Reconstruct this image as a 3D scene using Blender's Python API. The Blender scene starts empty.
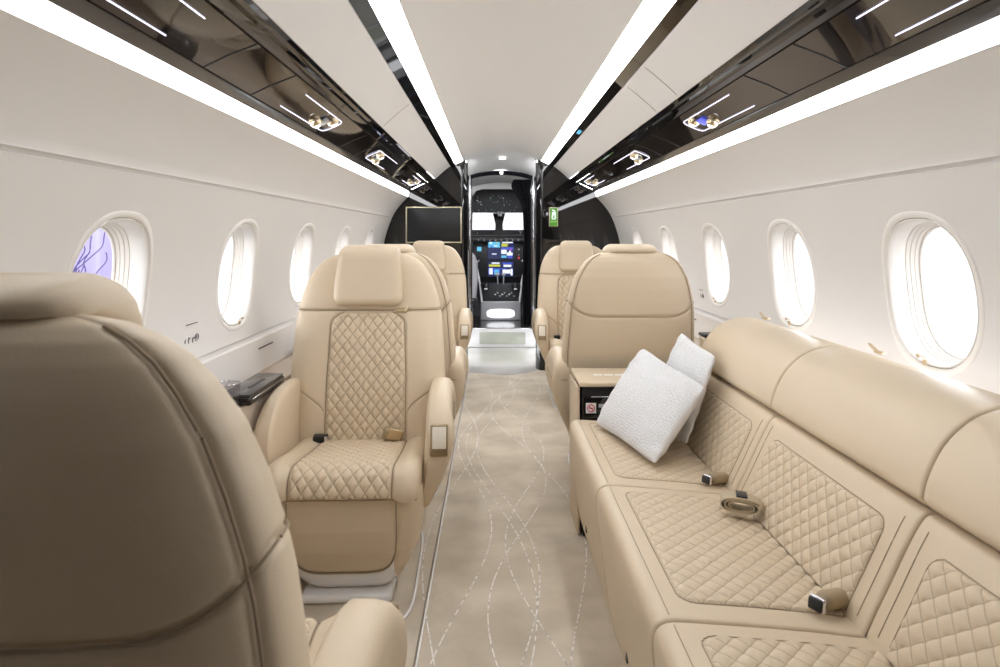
import bpy, bmesh, math, random
import numpy as np
from mathutils import Matrix, Vector
random.seed(7)
SC = bpy.context.scene
COL = SC.collection
PI = math.pi

# ------------------------------------------------------------------ materials
def new_mat(name):
    m = bpy.data.materials.new(name); m.use_nodes = True
    nt = m.node_tree; b = nt.nodes['Principled BSDF']
    return m, nt, b

def pbr(name, col, rough=.5, metal=0., spec=.5, coat=0., bump=None, ior=None, sheen=0., vary=0.):
    m, nt, b = new_mat(name)
    b.inputs['Base Color'].default_value = (*col, 1)
    b.inputs['Roughness'].default_value = rough
    b.inputs['Metallic'].default_value = metal
    b.inputs['Specular IOR Level'].default_value = spec
    b.inputs['Coat Weight'].default_value = coat
    b.inputs['Coat Roughness'].default_value = .03
    if ior: b.inputs['IOR'].default_value = ior
    if sheen: b.inputs['Sheen Weight'].default_value = sheen
    tc = nt.nodes.new('ShaderNodeTexCoord')
    if bump:
        kind, scale, dist = bump
        if kind == 'voronoi':
            t = nt.nodes.new('ShaderNodeTexVoronoi'); out = t.outputs['Distance']
        else:
            t = nt.nodes.new('ShaderNodeTexNoise'); t.inputs['Detail'].default_value = 3; out = t.outputs['Fac']
        t.inputs['Scale'].default_value = scale
        nt.links.new(tc.outputs['Object'], t.inputs['Vector'])
        bp = nt.nodes.new('ShaderNodeBump'); bp.inputs['Distance'].default_value = dist
        bp.inputs['Strength'].default_value = .6
        nt.links.new(out, bp.inputs['Height']); nt.links.new(bp.outputs['Normal'], b.inputs['Normal'])
    if vary:
        n = nt.nodes.new('ShaderNodeTexNoise'); n.inputs['Scale'].default_value = 3.; n.inputs['Detail'].default_value = 4
        nt.links.new(tc.outputs['Object'], n.inputs['Vector'])
        r = nt.nodes.new('ShaderNodeValToRGB')
        r.color_ramp.elements[0].position = .3; r.color_ramp.elements[1].position = .7
        r.color_ramp.elements[0].color = (*[c * (1 - vary) for c in col], 1)
        r.color_ramp.elements[1].color = (*[min(1, c * (1 + vary)) for c in col], 1)
        nt.links.new(n.outputs['Fac'], r.inputs['Fac']); nt.links.new(r.outputs['Color'], b.inputs['Base Color'])
    return m

def glow(name, col, strength, base=.02):
    m, nt, b = new_mat(name)
    b.inputs['Base Color'].default_value = (base, base, base, 1)
    b.inputs['Emission Color'].default_value = (*col, 1)
    b.inputs['Emission Strength'].default_value = strength
    return m

M = {}
M['leather'] = pbr('cream_leather', (.64, .53, .385), .42, spec=.42, bump=('voronoi', 420, .0002), vary=.02)

M['seam'] = pbr('leather_seam_thread', (.34, .265, .18), .8)
M['wall'] = pbr('ivory_sidewall', (.78, .77, .755), .55, spec=.3, bump=('noise', 260, .0004))
M['lowerwall'] = pbr('white_lower_sidewall', (.80, .78, .76), .45, spec=.35)
M['head'] = pbr('ivory_headliner', (.78, .77, .755), .6, spec=.25, bump=('noise', 260, .0004))
M['groove'] = pbr('panel_gap', (.30, .25, .20), .7)
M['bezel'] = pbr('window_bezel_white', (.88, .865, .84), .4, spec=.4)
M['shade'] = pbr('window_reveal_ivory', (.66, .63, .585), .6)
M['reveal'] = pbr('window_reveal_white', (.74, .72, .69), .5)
M['black'] = pbr('gloss_black_lacquer', (.009, .008, .008), .02, spec=.5, coat=0., ior=1.55)
M['smoke'] = pbr('smoked_mirror_lacquer', (.016, .012, .010), .03, spec=.5, coat=.25, ior=1.5)
M['lip'] = pbr('dark_grey_lacquer', (.040, .037, .035), .15, spec=.5, coat=.2)
M['satin'] = pbr('satin_black', (.018, .018, .02), .35, spec=.4)
M['cloth_black'] = pbr('black_curtain_cloth', (.008, .008, .010), .9, spec=.1)
M['gold'] = pbr('brushed_gold', (.66, .54, .36), .28, metal=1.)
M['pale_gold'] = pbr('pale_gold_frame', (.80, .72, .52), .3, metal=1.)
M['bronze'] = pbr('bronze_frame', (.36, .28, .18), .35, metal=.9)
M['plate'] = pbr('ivory_plate', (.78, .72, .62), .35, spec=.5)
M['champagne'] = pbr('champagne_plate', (.72, .62, .48), .3, metal=.6)
M['silver'] = pbr('polished_metal', (.75, .75, .80), .15, metal=1.)
M['white'] = pbr('white_gloss', (.86, .86, .87), .25, coat=.5)
M['stone'] = pbr('pale_stone', (.66, .63, .58), .12, spec=.5, coat=.6, vary=.08)
M['riser'] = pbr('veined_riser_panel', (.50, .52, .45), .3, spec=.5, coat=.3, vary=.25)
M['pillow'] = pbr('white_textured_cushion', (.74, .74, .75), .85, spec=.2, bump=('noise', 300, .0008))
M['beige_trim'] = pbr('beige_ledge_laminate', (.60, .50, .40), .35, spec=.5)
M['walnut'] = pbr('dark_walnut_panel', (.035, .024, .017), .35, spec=.4, vary=.2)
M['grey'] = pbr('warm_grey_plastic', (.38, .38, .40), .5)
M['darkpanel'] = pbr('cockpit_panel', (.02, .022, .025), .5)
M['red'] = pbr('sign_red', (.55, .02, .06), .5)
M['label_white'] = pbr('label_white', (.85, .85, .85), .5)
M['ink'] = pbr('ink_grey', (.12, .11, .14), .6)
M['buckle_tan'] = pbr('tan_webbing', (.36, .28, .17), .6)
M['webbing'] = pbr('pale_tan_webbing', (.46, .38, .26), .6)
M['screen_off'] = pbr('screen_glass', (.012, .013, .015), .4, spec=.4)
M['green'] = glow('sign_green', (.10, .42, .02), .55)
M['signwhite'] = glow('sign_white', (.85, 1., .92), .9)
M['signpale'] = glow('sign_pale_green', (.45, .75, .25), .6)
M['strip'] = glow('led_strip', (.98, .985, 1.), 9.)
M['ceilstrip'] = glow('ceiling_led_strip', (.98, .985, 1.), 9.)
M['wall_fill'] = glow('hidden_wall_fill', (.93, .93, 1.), 6.)  # for the added strip hidden behind the divan
M['uline'] = glow('reading_light_line', (.84, .80, 1.), 1.8)
M['spot'] = glow('spot_lens', (1., .98, .95), 3.)
M['fill_glow'] = glow('vestibule_fill', (.94, .97, 1.), 8.)  # for the glowing strips added to brighten the vestibule
M['oval'] = glow('lit_panel', (.95, .97, 1.), 1.3)
M['blue'] = glow('plate_blue', (.12, .14, .75), .9)
M['scr_navy'] = glow('display_navy', (.01, .02, .12), .6)
M['scr_cyan'] = glow('display_cyan', (.12, .50, .75), .9)
M['scr_white'] = glow('display_white', (.8, .85, 1.), 1.)
M['scr_yellow'] = glow('display_yellow', (.55, .55, .06), .9)
M['scr_blue'] = glow('display_cobalt', (.05, .09, .55), .9)
M['scr_magenta'] = glow('display_magenta', (.35, .05, .45), .9)
M['scr_green'] = glow('indicator_green', (.05, .35, .2), .8)
M['scr_red'] = glow('indicator_red', (.6, .04, .06), .8)

def glass(name, tint=(1, 1, 1)):
    m, nt, b = new_mat(name)
    nt.nodes.remove(b)
    out = nt.nodes['Material Output']
    tr = nt.nodes.new('ShaderNodeBsdfTransparent'); tr.inputs['Color'].default_value = (*tint, 1)
    gl = nt.nodes.new('ShaderNodeBsdfGlossy'); gl.inputs['Roughness'].default_value = .02
    mx = nt.nodes.new('ShaderNodeMixShader')
    mx.inputs[0].default_value = .05; nt.links.new(tr.outputs[0], mx.inputs[1]); nt.links.new(gl.outputs[0], mx.inputs[2])
    nt.links.new(mx.outputs[0], out.inputs['Surface'])
    return m
M['glass'] = glass('clear_pane', (.97, .97, .98))
M['tumbler'] = glass('clear_tumbler', (.88, .88, .9))

def carpet_mat():
    m, nt, b = new_mat('beige_patterned_carpet')
    N, L = nt.nodes, nt.links
    b.inputs['Roughness'].default_value = .95; b.inputs['Specular IOR Level'].default_value = .1
    b.inputs['Sheen Weight'].default_value = .15
    tc = N.new('ShaderNodeTexCoord'); sx = N.new('ShaderNodeSeparateXYZ'); L.new(tc.outputs['Object'], sx.inputs[0])
    def mt(op, a, c=None):
        n = N.new('ShaderNodeMath'); n.operation = op
        for i, v in enumerate((a, c)):
            if v is None: continue
            if isinstance(v, (int, float)): n.inputs[i].default_value = v
            else: L.new(v, n.inputs[i])
        return n.outputs[0]
    acc = None
    lines = [(-.17, .09, 2.1, .2), (-.04, .12, 2.6, 2.4), (.08, .11, 2.2, 4.1), (.18, .09, 2.4, 1.1),
             (-.08, .14, 3.1, 3.6), (.04, .13, 2.3, 5.6), (-.24, .08, 2.5, 4.9)]
    for x0, A, lam, ph in lines:
        s = mt('SINE', mt('ADD', mt('MULTIPLY', sx.outputs['Y'], 2 * PI / lam), ph))
        d = mt('ABSOLUTE', mt('SUBTRACT', sx.outputs['X'], mt('ADD', mt('MULTIPLY', s, A), x0)))
        k = mt('LESS_THAN', d, .0018)
        acc = k if acc is None else mt('MAXIMUM', acc, k)
    n1 = N.new('ShaderNodeTexNoise'); n1.inputs['Scale'].default_value = 45; L.new(tc.outputs['Object'], n1.inputs['Vector'])
    r = N.new('ShaderNodeValToRGB'); r.color_ramp.elements[0].position = .42; r.color_ramp.elements[1].position = .55
    r.color_ramp.elements[0].color = (.48, .44, .41, 1); r.color_ramp.elements[1].color = (.88, .85, .82, 1)
    L.new(n1.outputs['Fac'], r.inputs['Fac'])
    n2 = N.new('ShaderNodeTexNoise'); n2.inputs['Scale'].default_value = 4.5; n2.inputs['Detail'].default_value = 6; L.new(tc.outputs['Object'], n2.inputs['Vector'])
    r2 = N.new('ShaderNodeValToRGB'); r2.color_ramp.elements[0].position = .35; r2.color_ramp.elements[1].position = .65
    r2.color_ramp.elements[0].color = (.50, .435, .345, 1); r2.color_ramp.elements[1].color = (.66, .59, .485, 1)
    L.new(n2.outputs['Fac'], r2.inputs['Fac'])
    mx = N.new('ShaderNodeMix'); mx.data_type = 'RGBA'
    L.new(acc, mx.inputs[0]); L.new(r2.outputs['Color'], mx.inputs[6]); L.new(r.outputs['Color'], mx.inputs[7])
    L.new(mx.outputs[2], b.inputs['Base Color'])
    n3 = N.new('ShaderNodeTexNoise'); n3.inputs['Scale'].default_value = 500; L.new(tc.outputs['Object'], n3.inputs['Vector'])
    bp = N.new('ShaderNodeBump'); bp.inputs['Distance'].default_value = .002; bp.inputs['Strength'].default_value = .5
    L.new(n3.outputs['Fac'], bp.inputs['Height']); L.new(bp.outputs['Normal'], b.inputs['Normal'])
    return m
M['carpet'] = carpet_mat()

def quilt_mat():
    """leather with a row of stitching along each quilting line (UV = quilting coordinates)"""
    m, nt, b = new_mat('quilted_cream_leather')
    N, L = nt.nodes, nt.links
    b.inputs['Roughness'].default_value = .45; b.inputs['Specular IOR Level'].default_value = .4
    uv = N.new('ShaderNodeUVMap'); sx = N.new('ShaderNodeSeparateXYZ'); L.new(uv.outputs['UV'], sx.inputs[0])
    def mt(op, a, c=None):
        n = N.new('ShaderNodeMath'); n.operation = op
        for i, v in enumerate((a, c)):
            if v is None: continue
            if isinstance(v, (int, float)): n.inputs[i].default_value = v
            else: L.new(v, n.inputs[i])
        return n.outputs[0]
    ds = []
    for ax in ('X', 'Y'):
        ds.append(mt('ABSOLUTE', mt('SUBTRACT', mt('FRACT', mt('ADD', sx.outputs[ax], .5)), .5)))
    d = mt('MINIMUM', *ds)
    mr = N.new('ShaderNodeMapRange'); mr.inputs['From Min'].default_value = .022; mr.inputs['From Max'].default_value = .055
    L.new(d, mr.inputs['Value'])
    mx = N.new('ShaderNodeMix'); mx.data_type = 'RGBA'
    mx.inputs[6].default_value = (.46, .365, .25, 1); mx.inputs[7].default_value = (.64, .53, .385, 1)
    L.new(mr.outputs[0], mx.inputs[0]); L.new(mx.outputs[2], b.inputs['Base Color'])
    return m
M['quilt'] = quilt_mat()

# ------------------------------------------------------------------ geometry helpers: each returns (verts Nx3, faces)
def V(a): return np.asarray(a, float)

def loft(rings, cap=True, closed=True):
    n = len(rings[0]); vs = np.concatenate([V(r) for r in rings]); fs = []
    for i in range(len(rings) - 1):
        a, b = i * n, (i + 1) * n
        for j in range(n if closed else n - 1):
            k = (j + 1) % n
            fs.append((a + j, a + k, b + k, b + j))
    if cap and closed:
        fs.append(tuple(range(n - 1, -1, -1))); o = (len(rings) - 1) * n
        fs.append(tuple(range(o, o + n)))
    return vs, fs

def grid(P):
    P = V(P); nu, nv = P.shape[:2]; fs = []
    for i in range(nu - 1):
        for j in range(nv - 1):
            a = i * nv + j
            fs.append((a, a + nv, a + nv + 1, a + 1))
    return P.reshape(-1, 3), fs

def join(*parts):
    vs, fs, o = [], [], 0
    for v, f in parts:
        vs.append(V(v)); fs += [tuple(i + o for i in q) for q in f]; o += len(v)
    return np.concatenate(vs), fs

def xf(geo, loc=(0, 0, 0), rot=(0, 0, 0), scale=(1, 1, 1)):
    v, f = geo
    Rm = np.array(Matrix.Rotation(rot[2], 3, 'Z') @ Matrix.Rotation(rot[1], 3, 'Y') @ Matrix.Rotation(rot[0], 3, 'X'))
    return (V(v) * V(scale)) @ Rm.T + V(loc), f

def rbox(sx, sy, sz, r=.01, seg=3, loc=(0, 0, 0), rot=(0, 0, 0)):
    bm = bmesh.new(); bmesh.ops.create_cube(bm, size=1)
    for v in bm.verts: v.co = Vector((v.co.x * sx, v.co.y * sy, v.co.z * sz))
    r = min(r, .49 * min(sx, sy, sz))
    bmesh.ops.bevel(bm, geom=list(bm.edges), offset=r, segments=seg, profile=.5, affect='EDGES')
    bm.verts.index_update()
    v = np.array([q.co[:] for q in bm.verts]); f = [tuple(q.index for q in p.verts) for p in bm.faces]; bm.free()
    return xf((v, f), loc, rot)

def prism(poly, axis, t0, t1, r=0., seg=3):
    """closed polygon (2D) extruded along an axis, edges rounded"""
    bm = bmesh.new()
    def mk(p, t):
        if axis == 'x': return (t, p[0], p[1])
        if axis == 'y': return (p[0], t, p[1])
        return (p[0], p[1], t)
    a = [bm.verts.new(mk(p, t0)) for p in poly]; b = [bm.verts.new(mk(p, t1)) for p in poly]
    n = len(poly); caps = [bm.faces.new(a[::-1]), bm.faces.new(b)]
    for i in range(n): bm.faces.new((a[i], a[(i + 1) % n], b[(i + 1) % n], b[i]))
    bmesh.ops.recalc_face_normals(bm, faces=list(bm.faces))
    if r:
        ed = list({e for c in caps for e in c.edges})
        bmesh.ops.bevel(bm, geom=ed, offset=r, segments=seg, profile=.5, affect='EDGES')
    bm.verts.index_update()
    v = np.array([q.co[:] for q in bm.verts]); f = [tuple(q.index for q in p.verts) for p in bm.faces]; bm.free()
    return v, f

def spline(pts, n, closed=False):
    """Catmull-Rom through pts, resampled at n points by arc length"""
    p = V(pts); m = len(p); out = []
    segs = m if closed else m - 1
    for i in range(segs):
        if closed: a, b, c, d = p[(i - 1) % m], p[i], p[(i + 1) % m], p[(i + 2) % m]
        else: a, b, c, d = p[max(i - 1, 0)], p[i], p[i + 1], p[min(i + 2, m - 1)]
        for t in np.linspace(0, 1, 24, endpoint=False):
            out.append(.5 * ((2 * b) + (c - a) * t + (2 * a - 5 * b + 4 * c - d) * t * t + (3 * b - a - 3 * c + d) * t ** 3))
    out.append(out[0] if closed else p[-1])
    return resample(V(out), n, closed)

def resample(q, n, closed=False):
    q = V(q)
    s = np.concatenate([[0], np.cumsum(np.linalg.norm(np.diff(q, axis=0), axis=1))])
    t = np.linspace(0, s[-1], n + 1 if closed else n)
    if closed: t = t[:-1]
    return np.stack([np.interp(t, s, q[:, k]) for k in range(q.shape[1])], 1)

def tube(pts, r, n=8, closed=False):
    p = V(pts); rings = []
    m = len(p); up = V((0, 0, 1))
    for i in range(m):
        if closed: d = p[(i + 1) % m] - p[(i - 1) % m]
        else: d = p[min(i + 1, m - 1)] - p[max(i - 1, 0)]
        d = d / (np.linalg.norm(d) + 1e-12)
        ref = up if abs(d[2]) < .9 else V((1, 0, 0))
        a = np.cross(d, ref); a /= np.linalg.norm(a); b = np.cross(d, a)
        rings.append([p[i] + r * (math.cos(t) * a + math.sin(t) * b) for t in np.linspace(0, 2 * PI, n, endpoint=False)])
    if closed: rings.append(rings[0])
    return loft(rings, cap=not closed)

def lathe(prof, n=24, loc=(0, 0, 0), rot=(0, 0, 0)):
    rings = [[(max(r, 1e-4) * math.cos(t), max(r, 1e-4) * math.sin(t), z) for t in np.linspace(0, 2 * PI, n, endpoint=False)] for r, z in prof]
    return xf(loft(rings), loc, rot)

def sweep_strip(prof, y0, y1, ny=2):
    """open profile of (x,z) swept along Y"""
    ys = np.linspace(y0, y1, ny)
    return grid([[(x, y, z) for x, z in prof] for y in ys])

def obj(name, geo, mat, parent=None, smooth=True, angle=40, mats=None, midx=None, uv=None):
    if len(geo) == 3: uv = geo[2]; geo = geo[:2]
    v, f = geo
    me = bpy.data.meshes.new(name); me.from_pydata([tuple(q) for q in v], [], [tuple(int(i) for i in q) for q in f])
    for mm in (mats or [mat]): me.materials.append(M[mm])
    if midx is not None: me.polygons.foreach_set('material_index', midx)
    bm = bmesh.new(); bm.from_mesh(me); bmesh.ops.recalc_face_normals(bm, faces=list(bm.faces)); bm.to_mesh(me); bm.free()
    if uv is not None:
        lay = me.uv_layers.new(name='UVMap'); li = np.empty(len(me.loops), dtype=np.int32); me.loops.foreach_get('vertex_index', li)
        lay.data.foreach_set('uv', np.asarray(uv, np.float32)[li].ravel())
    me.polygons.foreach_set('use_smooth', [smooth] * len(me.polygons))
    if smooth: me.set_sharp_from_angle(angle=math.radians(angle))
    me.update()
    o = bpy.data.objects.new(name, me); COL.objects.link(o)
    if parent is not None: o.parent = parent
    return o

def struct(name, geo, mat, parent=None, **k):
    o = obj(name, geo, mat, parent, **k)
    if parent is None: o['kind'] = 'structure'
    return o

def thing(name, label, cat, loc=(0, 0, 0), rotz=0, group=None):
    o = bpy.data.objects.new(name, None); COL.objects.link(o); o.empty_display_size = .1
    o.location = loc; o.rotation_euler = (0, 0, rotz)
    o['label'] = label; o['category'] = cat
    if group: o['group'] = group
    return o

def tag(o, label, cat, group=None):
    o['label'] = label; o['category'] = cat
    if group: o['group'] = group
    return o

def dup(root, loc, rotz, label, group=None):
    r = root.copy(); COL.objects.link(r); r.location = loc; r.rotation_euler = (0, 0, rotz); r['label'] = label
    if group: r['group'] = group
    def rec(src, dst):
        for ch in list(src.children):
            c = ch.copy(); COL.objects.link(c); c.parent = dst; rec(ch, c)
    rec(root, r)
    return r

def gr(d, w, dep): return -dep * np.exp(-(d / w) ** 2)

def quilt(u, v, pu, pv, amp):
    p = u / pu + v / pv; q = u / pu - v / pv
    return amp * (np.abs(np.sin(PI * p)) * np.abs(np.sin(PI * q))) ** .40

def normals_of(P):
    du = np.gradient(P, axis=0); dv = np.gradient(P, axis=1)
    n = np.cross(du, dv); return n / (np.linalg.norm(n, axis=2, keepdims=True) + 1e-12)

def insert_patch(P, U, W, pu, pv, amp, edge, base, flip, corner=None, sink=.006):
    """quilted insert laid on surface P (nu x nv x 3); its rim dips below the surface it lies on"""
    n = normals_of(P) * (-1 if flip else 1)
    h = base + quilt(U, W, pu, pv, amp)
    k = np.clip(edge, 0, 1)
    h = h * np.sqrt(k) - sink * (1 - k) ** 3
    uv = np.stack([U / pu + W / pv, U / pu - W / pv], 2).reshape(-1, 2)
    return (*grid(P + n * h[..., None]), uv)

# ------------------------------------------------------------------ cabin section
Y0, Y1 = -.30, 5.55
ZC = .87
def xw(z):
    z = V(z)
    lo = np.sqrt(np.maximum(1 - (z - ZC) ** 2, .01))
    t = (z - 1.2726) / (1.442 - 1.2726)
    hi = .9155 + (.785 - .9155) * (t * .62 + .38 * t * t)
    return np.where(z <= 1.2726, lo, hi)

WIN_Y = [.83, 1.635, 2.385, 3.185, 4.02, 4.86]     # window bays along the cabin
WIN_L = [.79, 1.600, 2.395, 3.19, 4.02, 4.86]            # left row, a little nearer at the first bay
WIN_B = [-.30] + [(a + b) / 2 for a, b in zip(WIN_Y, WIN_Y[1:])] + [5.28]
WZ, WA, WB = .982, .177, .193
NW = 56
def sup(t, n=2.45): 
    c, s = math.cos(t), math.sin(t)
    return (abs(c) ** (2 / n) * (1 if c >= 0 else -1), abs(s) ** (2 / n) * (1 if s >= 0 else -1))
TH = [2 * PI * i / NW for i in range(NW)]
UNIT = [sup(t) for t in TH]

def wall(side, name):
    sg = side
    zlo, zhi = .742, 1.266
    parts = []
    for wi, yc in enumerate(WIN_Y if sg > 0 else WIN_L):
        b0, b1 = WIN_B[wi], WIN_B[wi + 1]
        rings = []
        for k in range(7):
            f = (k / 6.)
            ring = []
            for t, (c, s) in zip(TH, UNIT):
                iy, iz = yc + WA * c, WZ + WB * s
                ct, st = math.cos(t), math.sin(t)
                m = max(abs(ct), abs(st)); ry, rz = ct / m, st / m
                oy = yc + (ry * (b1 - yc) if ry > 0 else ry * (yc - b0))
                oz = WZ + (rz * (zhi - WZ) if rz > 0 else rz * (WZ - zlo))
                y, z = iy + (oy - iy) * f, iz + (oz - iz) * f
                ring.append((sg * float(xw(z)), y, z))
            rings.append(ring)
        parts.append(loft(rings, cap=False))
    ya, yb = WIN_B[0], WIN_B[-1]
    if yb < Y1:
        zs = np.linspace(zlo, zhi, 12)
        parts.append(sweep_strip([(sg * float(xw(z)), z) for z in zs], yb, Y1))
    yb = Y1
    # groove line, then the upper panel that leans in to the light strip
    up = [(float(xw(zhi)), zhi), (float(xw(zhi)) + .006, zhi + .002), (float(xw(1.276)) + .006, 1.275), (float(xw(1.278)) - .003, 1.277)]
    up += [(float(xw(z)), z) for z in np.linspace(1.283, 1.446, 10)]
    parts.append(sweep_strip([(sg * x, z) for x, z in up], ya, yb))
    o = struct(name, join(*parts), 'wall', angle=50)
    # lower wall: ledge nose, recessed panel, then down to the floor
    lw = [(float(xw(zlo)), zlo), (float(xw(zlo)) + .012, .738), (.985, .733), (.972, .731), (.968, .727), (.968, .600)]
    obj('lower_panel', sweep_strip([(sg * x, z) for x, z in lw], ya, yb), 'lowerwall', o, angle=30)
    fl = [(.968, .60), (.95, .40), (.90, .20), (.86, 0.)]
    obj('kick_panel', sweep_strip([(sg * x, z) for x, z in fl], ya, yb), 'beige_trim', o)
    return o
wl = wall(-1, 'wall_left'); wr = wall(1, 'wall_right')

def window(i, side, yc, latch=True, pane=True):
    sg = side
    def ring(k, dx):
        """superellipse scaled by k (dy,dz offsets in metres) at depth dx outward from the wall surface"""
        out = []
        for c, s in UNIT:
            y, z = yc + (WA + k) * c, WZ + (WB + k) * s
            out.append((sg * (float(xw(z)) + dx), y, z))
        return out
    rr = [(.007, .002), (.006, -.001), (.001, -.0028), (-.005, -.003), (-.009, -.001), (-.0105, .006)]
    bez = loft([ring(k, d) for k, d in rr], cap=False)
    root = struct('window_%d' % i, bez, 'bezel', angle=70)
    obj('gap_ring', loft([ring(k, d) for k, d in [(-.0095, .004), (-.0120, .005), (-.0130, .009)]], cap=False), 'groove', root)
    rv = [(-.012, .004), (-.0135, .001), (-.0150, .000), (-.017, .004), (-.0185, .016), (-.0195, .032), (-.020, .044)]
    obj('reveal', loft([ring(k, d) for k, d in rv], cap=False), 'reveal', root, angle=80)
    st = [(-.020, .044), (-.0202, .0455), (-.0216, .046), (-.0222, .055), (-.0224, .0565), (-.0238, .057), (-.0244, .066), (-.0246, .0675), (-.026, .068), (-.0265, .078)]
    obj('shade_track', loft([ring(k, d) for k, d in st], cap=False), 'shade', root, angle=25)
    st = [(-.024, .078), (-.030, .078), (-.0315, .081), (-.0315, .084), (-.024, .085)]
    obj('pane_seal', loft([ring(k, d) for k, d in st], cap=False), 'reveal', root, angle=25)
    v = ring(-.031, .081); v2 = ring(-.031, .084)
    obj('pane', loft([v, v2]), 'glass', root)
    if latch:
        z = WZ - WB + .034; x = sg * (float(xw(z)) + .002)
        hk = join(rbox(.006, .011, .014, .002, 2, (x - sg * .012, yc + .008, z - .014)),
                  rbox(.006, .010, .010, .003, 2, (x - sg * .012, yc + .034, z - .002)),
                  tube([(x - sg * .012, yc + .008, z - .003), (x - sg * .014, yc + .020, z), (x - sg * .012, yc + .034, z)], .0018))
        obj('latch', hk, 'gold', root)
    return root
n = 0
for sg in (-1, 1):
    for yc in (WIN_Y if sg > 0 else WIN_L):
        n += 1
        window(n, sg, yc)

# ------------------------------------------------------------------ ceiling, bins, light strips
def tr(name, prof, mat, y0=Y0, y1=Y1, parent=None, **k):
    """trim running along the cabin: a closed (x,z) section with real depth"""
    return struct(name, prism(prof, 'y', y0, y1), mat, parent, **k)

def section_skin(pts, th):
    """closed section: the open polyline pts thickened away from the cabin (upward)"""
    p = V(pts); d = np.gradient(p, axis=0); nn = np.stack([-d[:, 1], d[:, 0]], 1); nn /= np.linalg.norm(nn, axis=1, keepdims=True)
    if nn[len(nn) // 2][1] < 0: nn = -nn
    return [tuple(q) for q in p] + [tuple(q) for q in (p + nn * th)[::-1]]

ceil_arch = [(.325 * math.sin(a), 1.745 + (.105) * (1 - (abs(math.sin(a))) ** 2.0)) for a in np.linspace(-PI / 2, PI / 2, 25)]
ceil_o = struct('ceiling', prism(section_skin(ceil_arch, .02), 'y', Y0, 5.62), 'head', angle=30)
tn = 0
for sg in (-1, 1):
    S = lambda pts: [(sg * x, z) for x, z in pts]
    tn += 1; tr('trim_%d' % tn, S([(.327, 1.744), (.391, 1.7195), (.396, 1.73), (.331, 1.756)]), 'ceilstrip', y0=.60)
    tn += 1; tr('trim_%d' % tn, S([(.3915, 1.719), (.4115, 1.7115), (.432, 1.7025), (.437, 1.714), (.396, 1.731)]), 'black', angle=10)
    tn += 1
    hd = [(.4330, 1.7005), (.4345, 1.698), (.439, 1.695), (.470, 1.671), (.520, 1.628), (.553, 1.597), (.5575, 1.5925), (.5585, 1.5945), (.47, 1.686), (.4365, 1.7125)]
    h_o = tr('trim_%d' % tn, S(hd), 'head', angle=35)
    for ys in ((2.265, 2.56) if sg > 0 else (2.9,)):
        obj('panel_joint', tube([(sg * .4405, ys, 1.6935), (sg * .470, ys, 1.6705), (sg * .520, ys, 1.6275), (sg * .551, ys, 1.5985)], .0013, 6), 'groove', h_o)
    tn += 1
    # overhead panel: upper lip, smoked mirror face, lower lip
    lip_hi = [(.5605, 1.5920), (.566, 1.5835), (.578, 1.5800), (.584, 1.5835), (.590, 1.5780), (.618, 1.5690), (.620, 1.578), (.57, 1.60)]
    o = tr('trim_%d' % tn, S(lip_hi), 'black', angle=20)
    tn += 1
    face = [(.6225, 1.5665), (.690, 1.5405), (.747, 1.5125), (.750, 1.520), (.69, 1.549), (.625, 1.575)]
    f_o = tr('trim_%d' % tn, S(face), 'smoke', angle=12)
    for ys in (1.55, 1.855, 2.93, 3.24):
        obj('panel_joint', tube([(sg * .6228, ys, 1.5662), (sg * .690, ys, 1.5402), (sg * .7468, ys, 1.5122)], .0022, 6), 'satin', f_o)
    tn += 1
    low = [(.7500, 1.5105), (.754, 1.5055), (.772, 1.4885), (.776, 1.4885), (.780, 1.496), (.753, 1.521)]
    tr('trim_%d' % tn, S(low), 'lip', angle=20)
    tn += 1
    tr('trim_%d' % tn, S([(.776, 1.488), (.7865, 1.4415), (.797, 1.4445), (.786, 1.490)]), 'strip', y0=.40)
    # backing that closes the cabin above the lights
    tn += 1
    tr('trim_%d' % tn, S([(.80, 1.44), (.80, 1.56), (.44, 1.76), (.32, 1.80), (.33, 1.84), (.46, 1.79), (.86, 1.58), (.86, 1.40)]), 'groove')

# reading lights on the smoked panels: a U of light round a pair of nozzles
def face_z(ax): return 1.5665 + (ax - .6225) * (1.5125 - 1.5665) / (.747 - .6225)
def reading_light(sg, y_closed, y_open, y_noz, label, screen='grey'):
    xi, xo = .650, .728
    c = (sg * .688, y_noz, face_z(.688))
    root = thing('reading_light', label, 'light', c, 0, 'overhead reading light units')
    d = 1 if y_open > y_closed else -1
    pts2 = [(xi, y_open), (xi, y_closed + d * .022), (xi + .006, y_closed + d * .006), (xi + .020, y_closed),
            (xo - .020, y_closed), (xo - .006, y_closed + d * .006), (xo, y_closed + d * .022), (xo, y_open)]
    P = [(sg * x, y, face_z(x) - .0008) for x, y in pts2]
    P = resample(V(P), 60) - V(c)
    obj('light_line', tube(P, .0014, 8), 'uline', root)
    ang = math.atan2(1.5125 - 1.5665, .747 - .6225)
    def on_face(x, y, drop): return V((sg * x, y, face_z(x) - drop)) - V(c)
    obj('control_plate', rbox(.036, .060, .008, .003, 2, on_face(.688, y_noz, .003), (0, sg * -ang, 0)), screen, root)
    for q, (x, y) in enumerate(((.667, y_noz - d * .045), (.708, y_noz + d * .040))):
        nz = obj('nozzle', lathe([(.020, .012), (.0225, .004), (.0215, -.004), (.016, -.012), (.0135, -.015)], 20, on_face(x, y, .004), (0, sg * -ang, 0)), 'gold', root)
        obj('lens', lathe([(.012, .002), (.0130, -.0145), (.009, -.0175), (.003, -.0185)], 16, on_face(x, y, .0045), (0, sg * -ang, 0)), 'spot', nz)
    return root
POS = [('first', .62, 1.33, .80), ('second', 2.56, 2.05, 2.42), ('third', 3.40, 4.00, 3.56), ('fourth', 5.33, 4.80, 5.15)]
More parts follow.
